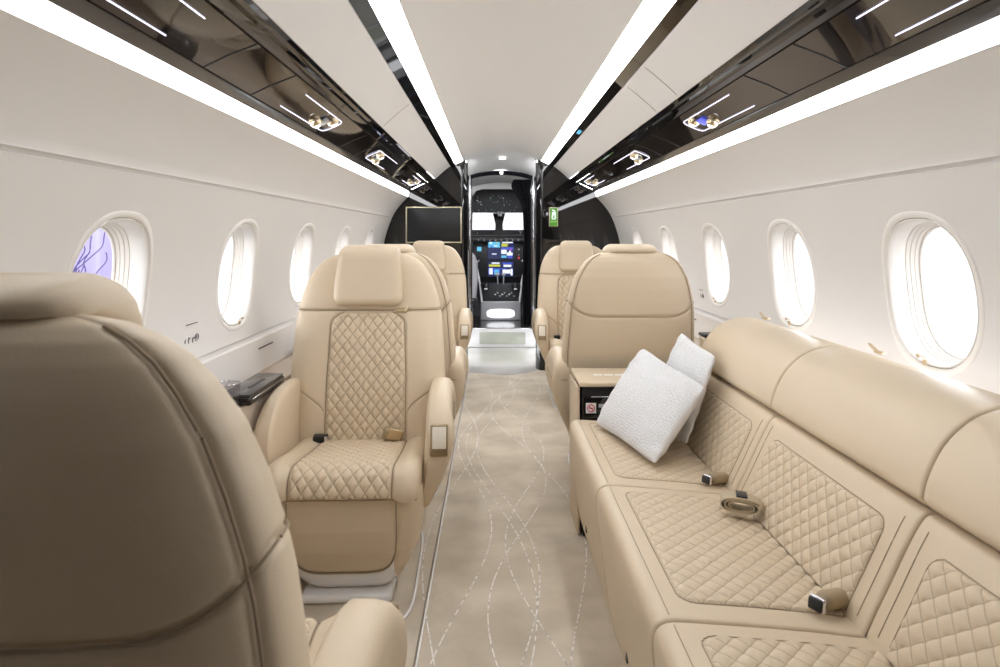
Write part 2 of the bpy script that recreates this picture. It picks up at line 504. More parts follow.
WHERE = {'first': 'nearest the camera', 'second': 'second from the camera', 'third': 'third from the camera', 'fourth': 'farthest, beside the black bulkhead'}
for sg, nm in ((-1, 'left'), (1, 'right')):
    for w, yc, yo, yn in POS:
        reading_light(sg, yc, yo, yn, 'U shaped reading light on the %s overhead panel, %s' % (nm, WHERE[w]), 'blue' if (sg > 0 and w == 'second') else 'grey')  # one plate on the right glows blue
    tag(obj('ceiling_speaker', xf(lathe([(.030, .006), (.031, -.001), (.028, -.003), (.004, -.002)], 24), (sg * .688, 4.42, face_z(.688) - .002), (0, sg * .41, 0)), 'satin'),
        'dark round speaker grille in the %s overhead panel between two far reading lights' % nm, 'speaker', 'overhead speakers')

# blue glowing bar on the right ceiling trim
tag(obj('blue_bar', rbox(.018, .10, .006, .002, 2, (.413, 3.78, 1.7085), (0, .40, 0)), 'scr_cyan'), 'small glowing blue bar in the black trim beside the right ceiling light', 'indicator')

# ------------------------------------------------------------------ floor
def floor_edge(x): return 5.46 + .16 * np.clip((x - .10) / .25, 0, 1) ** 2 - .10 * np.exp(-((x - .02) / .16) ** 2)
xs = np.linspace(-.88, .88, 45); ts = np.linspace(0, 1, 40)
top = [[(x, Y0 + (float(floor_edge(x)) - Y0) * t, 0.) for t in ts] for x in xs]
bot = [[(x, Y0 + (float(floor_edge(x)) - Y0) * t, -.02) for t in ts] for x in xs]
carp = struct('floor', join(grid(top), grid(bot)), 'carpet', angle=30)
obj('vestibule_floor', rbox(1.8, 1.7, .03, .002, 1, (0, 6.1, -.018)), 'stone', carp)
obj('underfloor', rbox(1.9, 9.6, .04, .002, 1, (0, 3.2, -.06)), 'satin', carp)
# floor joint with metal strip along the aisle, left
tn += 1; struct('trim_%d' % tn, rbox(.006, 6.05, .006, .002, 2, (-.275, 2.42, .002)), 'white')
tn += 1; struct('trim_%d' % tn, rbox(.004, 6.05, .006, .001, 1, (-.281, 2.42, .0015)), 'groove')

# aft wall behind the camera, unseen; set close and dark to shade the near seat
aft = [(-.86, 0.)] + [(-float(xw(z)), z) for z in np.linspace(.6, 1.44, 16)] + [(-.56, 1.592), (-.33, 1.75), (0, 1.85), (.33, 1.75), (.56, 1.592)] + [(float(xw(z)), z) for z in np.linspace(1.44, .6, 16)] + [(.86, 0.)]
struct('wall_back', prism(aft, 'y', Y0 - .05, Y0 - .01), 'walnut', smooth=False)

# ------------------------------------------------------------------ chair
def sup_ring(a, bf, br, nf, nr, cy, z, N, dy=0.):
    t = np.linspace(0, 2 * PI, 1200, endpoint=False) - PI / 2
    c, s = np.cos(t), np.sin(t)
    n_ = np.where(s < 0, nf, nr)
    b_ = np.where(s < 0, bf, br)
    x = a * np.sign(c) * np.abs(c) ** (2 / n_); y = b_ * np.sign(s) * np.abs(s) ** (2 / n_)
    q = np.stack([x, y], 1); q = np.concatenate([q, q[:1]])
    r = resample(q, N, True)
    d = np.roll(r, -1, 0) - np.roll(r, 1, 0); nn = np.stack([d[:, 1], -d[:, 0]], 1); nn /= np.linalg.norm(nn, axis=1, keepdims=True)
    return r, nn

BZ = [.36, .45, .62, .80, .845, .90, .95, .99, 1.015, 1.033, 1.045, 1.052, 1.055]
BA = [.272, .282, .283, .272, .266, .253, .236, .213, .193, .170, .145, .115, .085]
BF = [.056, .058, .060, .060, .060, .058, .054, .048, .041, .033, .024, .014, .006]
BR = [.075, .082, .088, .088, .087, .083, .076, .065, .054, .043, .031, .018, .007]
def bi(tab, z): return np.interp(z, BZ, tab)
def bcy(z): return .185 + (z - .40) * .20
def ins_w(z): return .142 - .010 * np.clip((z - .6) / .24, 0, 1) - .045 * np.clip((z - .79) / .048, 0, 1) ** 2.5
def front_y(x, z):
    a, b = bi(BA, z), bi(BF, z)
    return bcy(z) - b * np.maximum(1 - np.abs(x / a) ** 4.2, .0) ** (1 / 4.2)

def backrest_geo():
    zs = np.concatenate([np.linspace(.36, 1.0, 150), np.linspace(1.004, 1.055, 22)])
    rings = []; N = 260
    for z in zs:
        a = float(bi(BA, z))
        r, nn = sup_ring(a, float(bi(BF, z)), float(bi(BR, z)), 4.2, 2.5, 0, z, N)
        x, y = r[:, 0], r[:, 1]; front = 1 / (1 + np.exp(y / .006))
        ax = np.abs(x)
        d = np.zeros(N)
        zf = .845
        zr = .785 + .060 * np.clip((ax / a - .55) / .45, 0, 1) ** 2.2
        d += front * gr(z - zf, .0045, .006) + (1 - front) * gr(z - zr, .0055, .007)
        if z < .845: d += front * gr(ax - ins_w(z) - .002, .004, .005)
        zs_ = .475 + .105 * np.clip((ax - .145) / .13, 0, 1) ** .6
        d += front * (ax > .145) * gr(z - zs_, .0035, .004)
        d += (1 - front) * gr(ax - .93 * a, .0055, .005)
        # side bolsters stand a little proud on the front
        d += front * .012 * np.exp(-((ax - .205) / .045) ** 2) * np.clip((.845 - z) / .1, 0, 1)
        q = r + nn * d[:, None]
        rings.append([(q[i, 0], q[i, 1] + bcy(z), z) for i in range(N)])
    return loft(rings)

def rear_y(x, z):
    a, b = bi(BA, z), bi(BR, z)
    return bcy(z) + b * np.maximum(1 - np.abs(x / a) ** 2.5, .0) ** (1 / 2.5)
def rear_seam_z(ax): return .785 + .060 * np.clip((ax - .55) / .45, 0, 1) ** 2.2
RV = .93
def back_seams():
    out = []
    zf = .845; a = float(bi(BA, zf))
    xs = a * np.sin(np.linspace(-PI / 2, PI / 2, 90))
    front = [(x, float(front_y(x, zf)) + .0005, zf) for x in xs]
    rear = []
    for x in xs[::-1]:
        z = float(rear_seam_z(abs(x) / a)); xx = x * float(bi(BA, z)) / a
        rear.append((xx, float(rear_y(xx, z)) - .0005, z))
    out.append(tube(front, .0017, 6)); out.append(tube(rear[1:-1], .0016, 6))
    for sg in (-1, 1):
        out.append(tube([(sg * (float(ins_w(z)) + .0015), float(front_y(float(ins_w(z)) + .0015, z)) + .0002, z) for z in np.linspace(.40, .8385, 80)], .0013, 6))
        xs2 = np.linspace(.150, .262, 40)
        out.append(tube([(sg * x, float(front_y(x, .475 + .105 * ((x - .145) / .13) ** .6)) + .0004 - .012 * math.exp(-((x - .205) / .045) ** 2) * min(1, max(0, (.845 - .52) / .1)), .475 + .105 * ((x - .145) / .13) ** .6) for x in xs2], .0013, 6))
        zz = np.concatenate([np.linspace(.38, 1.0, 90), np.linspace(1.005, 1.045, 16)])
        out.append(tube([(sg * RV * float(bi(BA, z)), float(rear_y(RV * bi(BA, z), z)) - .0005, z) for z in zz], .0016, 6))
    return join(*out)

def back_insert():
    nu, nv = 120, 190
    u = np.linspace(-1, 1, nu)[:, None]; z = np.linspace(.392, .838, nv)[None, :]
    hw = ins_w(z)
    X = u * hw; Z = z + 0 * u
    P = np.stack([X, front_y(X, Z), Z], 2)
    e = np.minimum(np.minimum((hw - np.abs(X)) / .010, (.838 - Z) / .010), 1.)
    return insert_patch(P, X, Z, .0365, .046, .0080, e, .001, flip=False)

CUSH = [(.150, .362), (.130, .384), (.05, .394), (-.10, .412), (-.22, .430), (-.285, .435), (-.318, .420), (-.334, .392), (-.338, .368), (-.330, .356), (-.30, .350), (-.10, .336), (.12, .334), (.150, .345)]
def cushion_geo():
    loop = spline(CUSH, 110, True); cen = V((-.10, .385))
    d = np.roll(loop, -1, 0) - np.roll(loop, 1, 0); nn = np.stack([-d[:, 1], d[:, 0]], 1); nn /= np.linalg.norm(nn, axis=1, keepdims=True)
    if ((loop - cen) * nn).sum() < 0: nn = -nn
    rings = []; W = .228
    for x in np.concatenate([[-W, -W + .002, -W + .005, -W + .009, -W + .014], np.linspace(-W + .02, W - .02, 104), [W - .014, W - .009, W - .005, W - .002, W]]):
        e = max(0., (abs(x) - (W - .02)) / .02); sh = .020 * (1 - math.sqrt(max(0, 1 - e * e)))
        h = gr(abs(x) - .150, .004, .006) + .016 * np.exp(-((abs(x) - .192) / .03) ** 2)
        upw = np.clip((nn[:, 1] + .55) / .6, 0, 1) 
        upw = np.maximum(upw, np.clip((-nn[:, 0] - .3) / .5, 0, 1))
        q = loop + nn * (h * upw - sh)[:, None]
        rings.append([(x, p[0], p[1]) for p in q])
    return loft(rings)
def cushion_insert():
    nu, nv = 120, 200
    loop = spline(CUSH, 400, True)
    i0 = np.argmin(np.abs(loop[:, 0] - .128) + (loop[:, 1] < .376) * 9); 
    path = np.roll(loop, -i0, 0)
    if path[5, 0] > path[0, 0]: path = np.roll(loop[::-1], -(len(loop) - 1 - i0), 0)
    end = np.argmax((path[:, 1] < .3575) & (path[:, 0] < -.3))
    path = resample(path[:end], nv)
    X = np.linspace(-.147, .147, nu)[:, None] + 0 * np.zeros((1, nv))
    P = np.stack([X, path[:, 0][None, :] + 0 * X, path[:, 1][None, :] + 0 * X], 2)
    L = np.linalg.norm(np.diff(path, axis=0), axis=1).sum(); S = np.linspace(0, L, nv)[None, :] + 0 * X
    e = np.minimum(np.minimum((.147 - np.abs(X)) / .010, np.minimum(S, L - S) / .010), 1.)
    n = normals_of(P); flip = n[nu // 2, nv // 3, 2] < 0
    return insert_patch(P, X, S, .0365, .050, .0080, e, .001, flip=flip)

def base_geo():
    zs = np.concatenate([[.355], np.linspace(.352, .03, 90)]); rings = []; N = 220
    tz = [.03, .05, .08, .12, .18, .25, .345]; hx = [.135, .155, .178, .200, .222, .231, .232]; hy = [.17, .19, .215, .24, .268, .288, .300]
    for z in zs:
        a, b = float(np.interp(z, tz, hx)), float(np.interp(z, tz, hy))
        r, nn = sup_ring(a, b, b * .85, 5.5, 4, 0, z, N)
        x, y = r[:, 0], r[:, 1]; front = (y < -.5 * b).astype(float)
        # U shaped seam of the front panel
        dx, dz = np.abs(x) / .160, np.maximum(.34 - z, 0) / .235
        f = (dx ** 5 + dz ** 5) ** (1 / 5.) - 1
        d = front * gr(f * .16, .0036, .005)
        q = r + nn * d[:, None]
        rings.append([(q[i, 0], q[i, 1] - .02, z) for i in range(N)])
    return loft(rings)

def arm_geo(sg, slim=False):
    prof = spline([(.255, .575), (.18, .602), (.08, .610), (-.03, .604), (-.10, .584), (-.155, .548), (-.188, .500), (-.198, .430), (-.190, .350), (-.165, .280), (-.135, .250), (-.02, .225), (.10, .225), (.20, .25), (.245, .36), (.258, .50)], 70, True)
    cy, cz = .03, .43; kx = .72 if slim else 1.
    xs_ = [(.236, .030), (.238, .016), (.243, .007), (.252, .0), (.285, .0), (.310, .004), (.320, .012), (.325, .026), (.3255, .040)]
    rings = []
    for x, sh in xs_:
        ring = []
        d = np.roll(prof, -1, 0) - np.roll(prof, 1, 0); nn = np.stack([-d[:, 1], d[:, 0]], 1); nn /= np.linalg.norm(nn, axis=1, keepdims=True)
        if ((prof - V((cy, cz))) * nn).sum() < 0: nn = -nn
        for p, m in zip(prof, nn):
            q = p - m * sh
            # the outer shell draws in towards the floor
            tuck = .075 * max(0., (.47 - q[1]) / .24) ** 1.4 if q[1] < .47 else 0.
            top = .020 * max(0., (q[1] - .52) / .12)
            ring.append((sg * (.236 + (x - .236) * kx - kx * tuck * (x - .20) / .1 - kx * top * (x > .26) * (x - .26) / .05), q[0], q[1]))
        rings.append(ring)
    return loft(rings)

HEADREST = None
def headrest_geo():
    rings = []; r_ = .034; z0, z1 = .862, 1.086
    zs = [z0 + r_ * (1 - math.cos(a)) for a in np.linspace(0, PI / 2, 12)] + list(np.linspace(z0 + r_ + .01, z1 - r_ - .01, 10)) + [z1 - r_ * (1 - math.cos(a)) for a in np.linspace(PI / 2, 0, 12)]
    for z in zs:
        dz = min(z - z0, z1 - z)
        sh = r_ - math.sqrt(max(0, r_ ** 2 - max(0, r_ - dz) ** 2))
        w = .127 - .016 * max(0, (z - .93) / .15)
        # the pad domes forward and closes over the top edge of the shell
        th = .036 * math.sqrt(max(.02, 1 - (1 - min(1, dz / .03)) ** 2))
        wrap = .062 * min(1., max(0., (z - 1.040) / .012)) * math.sqrt(max(.05, 1 - (1 - min(1, dz / .03)) ** 2))
        r, _ = sup_ring(w - sh, th, th + wrap, 3.2, 4, 0, z, 84)
        back = .012 * max(0., (z - 1.045) / .04)
        rings.append([(p[0], p[1] + bcy(z) - .072 + back, z) for p in r])
    return loft(rings)

def make_chair(label, loc, rotz, group, win=-1):
    t = thing('cabin_seat', label, 'seat', loc, rotz, group)
    b = obj('backrest', backrest_geo(), 'leather', t)
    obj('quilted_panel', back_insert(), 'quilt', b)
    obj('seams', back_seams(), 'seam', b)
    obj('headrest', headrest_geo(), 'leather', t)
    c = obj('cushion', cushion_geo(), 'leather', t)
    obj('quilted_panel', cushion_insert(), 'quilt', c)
    lp = spline(CUSH, 200, True); lp = np.array([q for q in lp if True])
    i0 = int(np.argmin(np.hypot(lp[:, 0] - .128, lp[:, 1] - .384))); i1 = int(np.argmin(np.hypot(lp[:, 0] + .332, lp[:, 1] - .357)))
    pth = lp[i0:i1] if i0 < i1 else lp[i1:i0]
    sm = [tube([(sg * .150, p[0], p[1] - .0005) for p in pth], .0014, 6) for sg in (-1, 1)]
    sm.append(tube([(x, -.331, .3545) for x in np.linspace(-.222, .222, 20)], .0022, 6))
    obj('seams', join(*sm), 'seam', c)
    bs = obj('base_shell', base_geo(), 'leather', t)
    tz = [.03, .05, .08, .12, .18, .25, .345]; hy = [.17, .19, .215, .24, .268, .288, .300]; hx = [.135, .155, .178, .200, .222, .231, .232]
    up = []
    for a_ in np.linspace(0, PI, 80):
        c_, s_ = math.cos(a_), math.sin(a_)
        x = .160 * math.copysign(abs(c_) ** .4, c_); z = .34 - .235 * s_ ** .4
        ha, hb = float(np.interp(z, tz, hx)), float(np.interp(z, tz, hy))
        up.append((x, -.02 - hb * max(0, 1 - abs(x / ha) ** 5.5) ** (1 / 5.5) + .0006, z))
    obj('seams', tube(up, .0016, 6), 'seam', bs)
    kp = []
    for u in np.linspace(-1, 1, 40):
        x = .148 * u; zt = .34 - .235 * max(0., 1 - (abs(x) / .160) ** 5) ** .2 - .006
        col_ = []
        for z in np.linspace(.034, max(zt, .036), 14):
            ha, hb = float(np.interp(z, tz, hx)), float(np.interp(z, tz, hy))
            xx = min(abs(x), ha * .96) * (1 if x >= 0 else -1)
            col_.append((xx, -.02 - hb * max(0, 1 - abs(xx / ha) ** 5.5) ** (1 / 5.5) - .0015, z))
        kp.append(col_)
    kp = V(kp)
    obj('lit_recess_panel', join(grid(kp), grid(kp + V((0, .006, 0)))), 'white', t)  # white panel standing in for the lit floor and white plinth recess
    obj('plinth', rbox(.28, .44, .028, .012, 3, (0, -.02, .016)), 'white', t)
    trk = [(.205 * sup(q, 6)[0], -.03 + .33 * sup(q, 6)[1], .006) for q in np.linspace(0, 2 * PI, 60, endpoint=False)]
    obj('floor_track', tube(trk, .005, 8, True), 'white', t)
    for sg in (-1, 1):
        a = obj('armrest', arm_geo(sg, sg == win), 'leather', t)
        if sg == win: continue
        pts = spline([(sg * .3250, -.02, .505), (sg * .3255, .12, .50), (sg * .320, .215, .502), (sg * .29, .2555, .506), (sg * .262, .258, .507)], 40)
        obj('seam', tube(pts, .0022, 6), 'seam', a)
    # belt: gold buckle on one side, dark tongue on the other, small strap end by the neck seam
    bk = obj('seat_belt', rbox(.072, .036, .046, .012, 3, (.105, .098, .416), (.3, .25, .35)), 'buckle_tan', t)
    obj('buckle', rbox(.050, .008, .040, .004, 2, (.112, .079, .422), (.3, .25, .35)), 'gold', bk)
    tg = obj('seat_belt', rbox(.050, .03, .024, .004, 2, (-.150, .098, .406), (.2, 0, 0)), 'satin', t)
    obj('tongue', rbox(.012, .004, .018, .002, 2, (-.128, .081, .408), (.2, 0, 0)), 'silver', tg)
    sh = join(rbox(.038, .010, .010, .003, 2, (.118, float(front_y(.12, .845)) - .004, .842)), rbox(.010, .012, .022, .003, 2, (.142, float(front_y(.12, .845)) - .004, .846), (0, .5, 0)))
    obj('strap_guide', sh, 'gold', t)
    return t

CONTROL = {}
def add_control(t, sg):
    """gold framed control plate on the front of the aisle-side armrest"""
    arms = [c for c in t.children if c.name.split('.')[0] == 'armrest']
    a = max(arms, key=lambda c: sg * sum(v.co.x for v in c.data.vertices))
    if sg not in CONTROL:
        rx = math.radians(-14); ctr = V((sg * .281, -.194, .484))
        cp = obj('control_panel', rbox(.056, .012, .098, .006, 3, ctr, (rx, 0, 0)), 'bronze', a)
        obj('switch_plate', rbox(.043, .006, .066, .004, 2, ctr + V((0, -.0065, .009)), (rx, 0, 0)), 'plate', cp)
        obj('switch_slot', rbox(.043, .006, .010, .001, 1, ctr + V((0, -.001, -.034)), (rx, 0, 0)), 'satin', cp)
        CONTROL[sg] = cp
    else:
        src = CONTROL[sg]; c = src.copy(); COL.objects.link(c); c.parent = a
        for ch in src.children:
            d = ch.copy(); COL.objects.link(d); d.parent = c

G = 'cream quilted cabin seats'
seatA = make_chair('cream quilted cabin seat facing the camera on the left, nearest one seen from the front', (-.530, 2.26, 0), math.radians(2), G)
seatB = dup(seatA, (-.545, 4.62, 0), 0, 'cream cabin seat facing the camera on the far left, below the black monitor', G)
seatE = dup(seatA, (.505, 3.10, 0), PI, 'cream cabin seat seen from behind on the right, beyond the white cushions', G)
seatD = make_chair('large blurred cream cabin seat in the left foreground, seen from behind', (-.535, .885, 0), PI, G, win=1)
seatC = dup(seatD, (-.520, 3.10, 0), PI, 'cream cabin seat facing away, back to back behind the nearest left quilted seat', G)
seatF = dup(seatD, (.530, 4.60, 0), 0, 'cream cabin seat facing the camera on the far right, below the green sign', G)
for st_, sg in ((seatA, 1), (seatB, 1), (seatC, -1), (seatD, -1), (seatE, 1), (seatF, -1)): add_control(st_, sg)

# ------------------------------------------------------------------ divan on the right
def loop_loft(loop, y0, y1, rnd, N=120, extra=None, step=.012):
    """closed (x,z) section swept along Y with rounded ends"""
    lp = spline(loop, N, True); cen = lp.mean(0)
    d = np.roll(lp, -1, 0) - np.roll(lp, 1, 0); nn = np.stack([-d[:, 1], d[:, 0]], 1); nn /= np.linalg.norm(nn, axis=1, keepdims=True)
    if ((lp - cen) * nn).sum() < 0: nn = -nn
    ys = [y0 + rnd * k for k in (0, .08, .22, .42, .68)] + list(np.arange(y0 + rnd, y1 - rnd, step)) + [y1 - rnd * k for k in (1., .68, .42, .22, .08, 0)]
    rings = []
    for y in ys:
        e = max(0., max((y0 + rnd - y) / rnd, (y - (y1 - rnd)) / rnd)); sh = rnd * (1 - math.sqrt(max(0, 1 - min(1, e) ** 2)))
        off = -sh
        q = lp + nn * off
        if extra is not None: q = q + nn * extra(q, y)[:, None]
        rings.append([(p[0], y, p[1]) for p in q])
    return loft(rings)

SEAT = [(.560, .424), (.45, .436), (.32, .446), (.250, .4505), (.222, .448), (.206, .434), (.203, .405), (.207, .36), (.222, .24), (.236, .13), (.245, .085), (.262, .074), (.35, .07), (.50, .08), (.58, .14), (.592, .30), (.590, .40), (.582, .421)]
BACKL = [(.572, .424), (.582, .416), (.615, .415), (.70, .56), (.735, .62), (.73, .634), (.690, .637), (.672, .628), (.652, .595), (.614, .515)]
ROLL = [(.678, .655), (.672, .668), (.684, .712), (.715, .765), (.765, .806), (.830, .824), (.890, .818), (.925, .795), (.930, .72), (.915, .655), (.80, .641), (.70, .643)]
MODS = [(1.795, 2.435), (1.165, 1.790), (.535, 1.160)]
sofa = thing('divan', 'long cream leather three seat divan with quilted panels along the right wall', 'sofa', (.45, 1.48, 0))
def sobj(name, geo, mat, parent=sofa, **k):
    v, f = geo[:2]
    o = obj(name, (V(v) - V((.45, 1.48, 0)), f, *geo[2:]), mat, parent, **k)
    return o
def surf_patch(loop, xa, za, xb, zb, y0, y1, nu, nv):
    """points of the section between two of its points, swept along Y"""
    lp = spline(loop, 600, True)
    i = np.argmin(((lp - V((xa, za))) ** 2).sum(1)); j = np.argmin(((lp - V((xb, zb))) ** 2).sum(1))
    a = lp[i:j + 1] if i < j else np.concatenate([lp[i:], lp[:j + 1]])
    b = lp[j:i + 1][::-1] if j < i else np.concatenate([lp[j:], lp[:i + 1]])[::-1]
    la = np.linalg.norm(np.diff(a, axis=0), axis=1).sum(); lb = np.linalg.norm(np.diff(b, axis=0), axis=1).sum()
    p = resample(a if la < lb else b, nv); L = min(la, lb)
    Yv = np.linspace(y0, y1, nu)[:, None] + np.zeros((1, nv))
    P = np.stack([p[:, 0][None] + 0 * Yv, Yv, p[:, 1][None] + 0 * Yv], 2)
    S = np.linspace(0, L, nv)[None] + 0 * Yv
    return P, Yv - y0, S, L
def rounded_edge(u, v, lu, lv, rad, soft):
    du = np.maximum(rad - np.minimum(u, lu - u), 0); dv = np.maximum(rad - np.minimum(v, lv - v), 0)
    inner = np.minimum(np.minimum(u, lu - u), np.minimum(v, lv - v))
    corner = rad - np.sqrt(du ** 2 + dv ** 2)
    dist = np.where((du > 0) & (dv > 0), corner, inner)
    return np.clip(dist / soft, 0, 1)

def border_groove(y0, y1, ya, yb, ok):
    def f(q, y):
        out = np.zeros(len(q))
        return out
    return f
for k, (y0, y1) in enumerate(MODS):
    s = sobj('seat_cushion', loop_loft(SEAT, y0, y1, .007), 'leather')
    ya, yb = y0 + .055, y1 - .040
    P, U, S, L = surf_patch(SEAT, .268, .4500, .566, .4235, ya, yb, 220, 124)
    e = rounded_edge(U, S, yb - ya, L + .08, .035, .009)
    fl = normals_of(P)[110, 60, 2] < 0
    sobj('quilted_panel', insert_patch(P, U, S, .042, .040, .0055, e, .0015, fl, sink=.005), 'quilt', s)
    edge = [(.254, ya - .015), (.254, yb + .015)]
    st = tube(resample(V([(.236, y0 + .014, .4515), (.236, y1 - .014, .4515)]), 20), .0008, 6)
    sobj('stitching', st, 'seam', s)
    def outline(P, rad_u, rad_s, open_end, flip):
        nu_, nv_ = P.shape[:2]; n_ = normals_of(P) * (-1 if flip else 1)
        def arc(cu, cs, a0, a1): return [(cu + rad_u * math.cos(a), cs + rad_s * math.sin(a)) for a in np.linspace(a0, a1, 8)]
        if open_end == 'hi': ring = [(0, 1)] + arc(rad_u, rad_s, PI, 1.5 * PI) + arc(1 - rad_u, rad_s, 1.5 * PI, 2 * PI) + [(1, 1)]
        else: ring = [(0, 0)] + arc(rad_u, 1 - rad_s, PI, PI / 2) + arc(1 - rad_u, 1 - rad_s, PI / 2, 0) + [(1, 0)]
        pts = []
        for k_ in range(len(ring) - 1):
            for t_ in np.linspace(0, 1, 12, endpoint=False):
                a_, b_ = ring[k_][0] * (1 - t_) + ring[k_ + 1][0] * t_, ring[k_][1] * (1 - t_) + ring[k_ + 1][1] * t_
                i_, j_ = int(round(a_ * (nu_ - 1))), int(round(b_ * (nv_ - 1)))
                pts.append(P[i_, j_] + n_[i_, j_] * .0004)
        return tube(resample(V(pts), 160), .0011, 6)
    sobj('panel_seam', outline(P, .06, .11, 'hi', fl), 'seam', s)
    b = sobj('back_cushion', loop_loft(BACKL, y0, y1, .007), 'leather')
    ya, yb = y0 + .062, y1 - .062
    P, U, S, L = surf_patch(BACKL, .574, .430, .654, .598, ya, yb, 210, 90)
    e = rounded_edge(U, S + .05, yb - ya, L + .05, .030, .009)
    fl = normals_of(P)[105, 45, 0] > 0
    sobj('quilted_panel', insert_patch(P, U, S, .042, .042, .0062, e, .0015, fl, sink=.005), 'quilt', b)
    sobj('panel_seam', outline(P, .06, .16, 'lo', fl), 'seam', b)
    # twin rows of stitching that frame the panel
    def on_back(t, off): 
        P0, P1 = V((.592, .418)), V((.668, .622)); return P0 + (P1 - P0) * t
    for yy in (y0 + .030, y1 - .030):
        PP, _, _, _ = surf_patch(BACKL, .576, .440, .664, .618, yy, yy + .001, 2, 24)
        nrm = V((-.94, 0, .34)) * .0006
        sobj('stitching', tube(PP[0] + nrm, .0008, 6), 'seam', b)
    r = sobj('top_roll', loop_loft(ROLL, y0, y1, .007), 'leather')
sobj('base', prism([(.275, .0), (.255, .085), (.58, .085), (.60, .30), (.66, .42), (.72, .55), (.74, .64), (.90, .655), (.93, .60), (.92, .30), (.85, 0.)], 'y', .55, 2.42), 'leather', angle=20)

for yy in (2.20, 1.53):
    lt = sobj('latch_hole', rbox(.006, .018, .024, .002, 2, (.2335, yy, .155), (0, .1, 0)), 'satin')
# belts in the fold of the divan
def sofa_belt(y, z, dark, sc=1.):
    b = sobj('seat_belt', rbox(.082 * sc, .042 * sc, .036 * sc, .017 * sc, 5, (.555, y, z), (0, .15, .5)), 'buckle_tan')
    sobj('buckle', rbox(.010, .032 * sc, .026 * sc, .004, 2, (.512 , y - .022, z + .002), (0, .15, .5)), dark, b)
    sobj('buckle_rim', rbox(.007, .038 * sc, .031 * sc, .007, 3, (.5165, y - .020, z + .002), (0, .15, .5)), 'silver', b)
sofa_belt(1.86, .446, 'satin', .8)
sofa_belt(1.235, .448, 'satin', .86)
# folded strap
wp = []
for a in np.linspace(0, 2 * PI * 2.6, 150):
    k_ = 1 - .19 * a / (2 * PI)
    ca, sa = math.cos(a), math.sin(a)
    wp.append((.050 * k_ * math.copysign(abs(ca) ** .75, ca), .0185 * k_ * math.copysign(abs(sa) ** .9, sa)))
wp = V(wp); dd = np.gradient(wp, axis=0); nn_ = np.stack([-dd[:, 1], dd[:, 0]], 1); nn_ /= np.linalg.norm(nn_, axis=1, keepdims=True)
rg_ = []
for p_, n_ in zip(wp, nn_):
    a_, b_ = p_ + n_ * .0016, p_ - n_ * .0016
    rg_.append([(a_[0], -.023, a_[1]), (a_[0], .023, a_[1]), (b_[0], .023, b_[1]), (b_[0], -.023, b_[1])])
fb = sobj('folded_strap', xf(loft(rg_), (.527, 1.625, .4685), (0, .06, -.3)), 'webbing', angle=30)
sobj('keeper', rbox(.026, .040, .004, .0015, 2, (.532, 1.628, .4890), (0, .06, -.3)), 'satin', fb)

# little gold hooks along the rear of the divan
for yy, wh in ((2.38, 'far'), (1.68, 'near')):
    hk = join(rbox(.018, .026, .006, .0025, 2, (.900, yy, .826), (.1, 0, .3)), tube(spline([(.900, yy + .008, .828), (.897, yy + .024, .838), (.893, yy + .036, .844), (.890, yy + .028, .840), (.893, yy + .010, .830)], 24), .0018, 8))
    tag(obj('gold_hook', hk, 'gold'), 'small gold hook lying on the divan top under the %s right window' % ('nearest' if wh == 'near' else 'second'), 'hook', 'hooks on the divan top')

# ------------------------------------------------------------------ cushions on the divan
def throw_cushion(name, label, B, L, T, R, h, seed=1):
    B, L, T, R = map(V, (B, L, T, R)); n_ = 190
    rg = np.random.RandomState(seed); G_ = 34
    jit = rg.rand(G_ + 4, G_ + 4, 2) * .75 + .125
    def pebble(u, v):
        x, y = (u + 1) / 2 * G_ + 1.5, (v + 1) / 2 * G_ + 1.5
        ix, iy = np.floor(x).astype(int), np.floor(y).astype(int)
        d1 = np.full(x.shape, 9.); d2 = np.full(x.shape, 9.)
        for a in (-1, 0, 1):
            for b in (-1, 0, 1):
                cx, cy = np.clip(ix + a, 0, G_ + 3), np.clip(iy + b, 0, G_ + 3)
                d = np.hypot(x - cx - jit[cx, cy, 0], y - cy - jit[cx, cy, 1])
                d2 = np.minimum(d2, np.maximum(d, d1)); d1 = np.minimum(d1, d)
        return 0.0058 * np.sqrt(np.clip((d2 - d1) / .35, 0, 1))
    s = np.linspace(-1, 1, n_)
    cen = (B + L + T + R) / 4
    geos = []
    sh = (s[:, None] + 0 * s[None]); th = (s[None] + 0 * s[:, None])
    nrm = np.cross(R - L, T - B); nrm /= np.linalg.norm(nrm)
    for sgn in (1, -1):
        pin = .06; kc = 1 - .055 * (sh * th) ** 6
        u = sh * (1 - pin * (1 - th ** 2)) * kc; v = th * (1 - pin * (1 - sh ** 2)) * kc
        a, b = (u + 1) / 2, (v + 1) / 2
        P = ((1 - a) * (1 - b))[..., None] * L + ((1 - a) * b)[..., None] * T + (a * (1 - b))[..., None] * B + (a * b)[..., None] * R
        hh = h * (np.maximum((1 - sh ** 2), 0) * np.maximum((1 - th ** 2), 0)) ** .60
        # soft creases that run in from the corners
        cr = .006 * np.sin(9 * sh * th * 2 + 3 * sh) * (np.abs(sh * th)) * ((1 - sh ** 2) * (1 - th ** 2)) ** .3
        P = P + nrm * (sgn * (hh + .0012 + pebble(sh, th) * np.clip(hh / .012, 0, 1)) + cr)[..., None]
        geos.append(grid(P))
    v, f = join(*geos)
    o = obj(name, (v - cen, f), 'pillow', angle=60); o.location = cen
    me = o.data
    bm = bmesh.new(); bm.from_mesh(me); bmesh.ops.remove_doubles(bm, verts=[v for v in bm.verts if v.is_boundary], dist=.0035); bmesh.ops.recalc_face_normals(bm, faces=list(bm.faces)); bm.to_mesh(me); bm.free()
    return tag(o, label, 'cushion', 'white cushions on the divan')
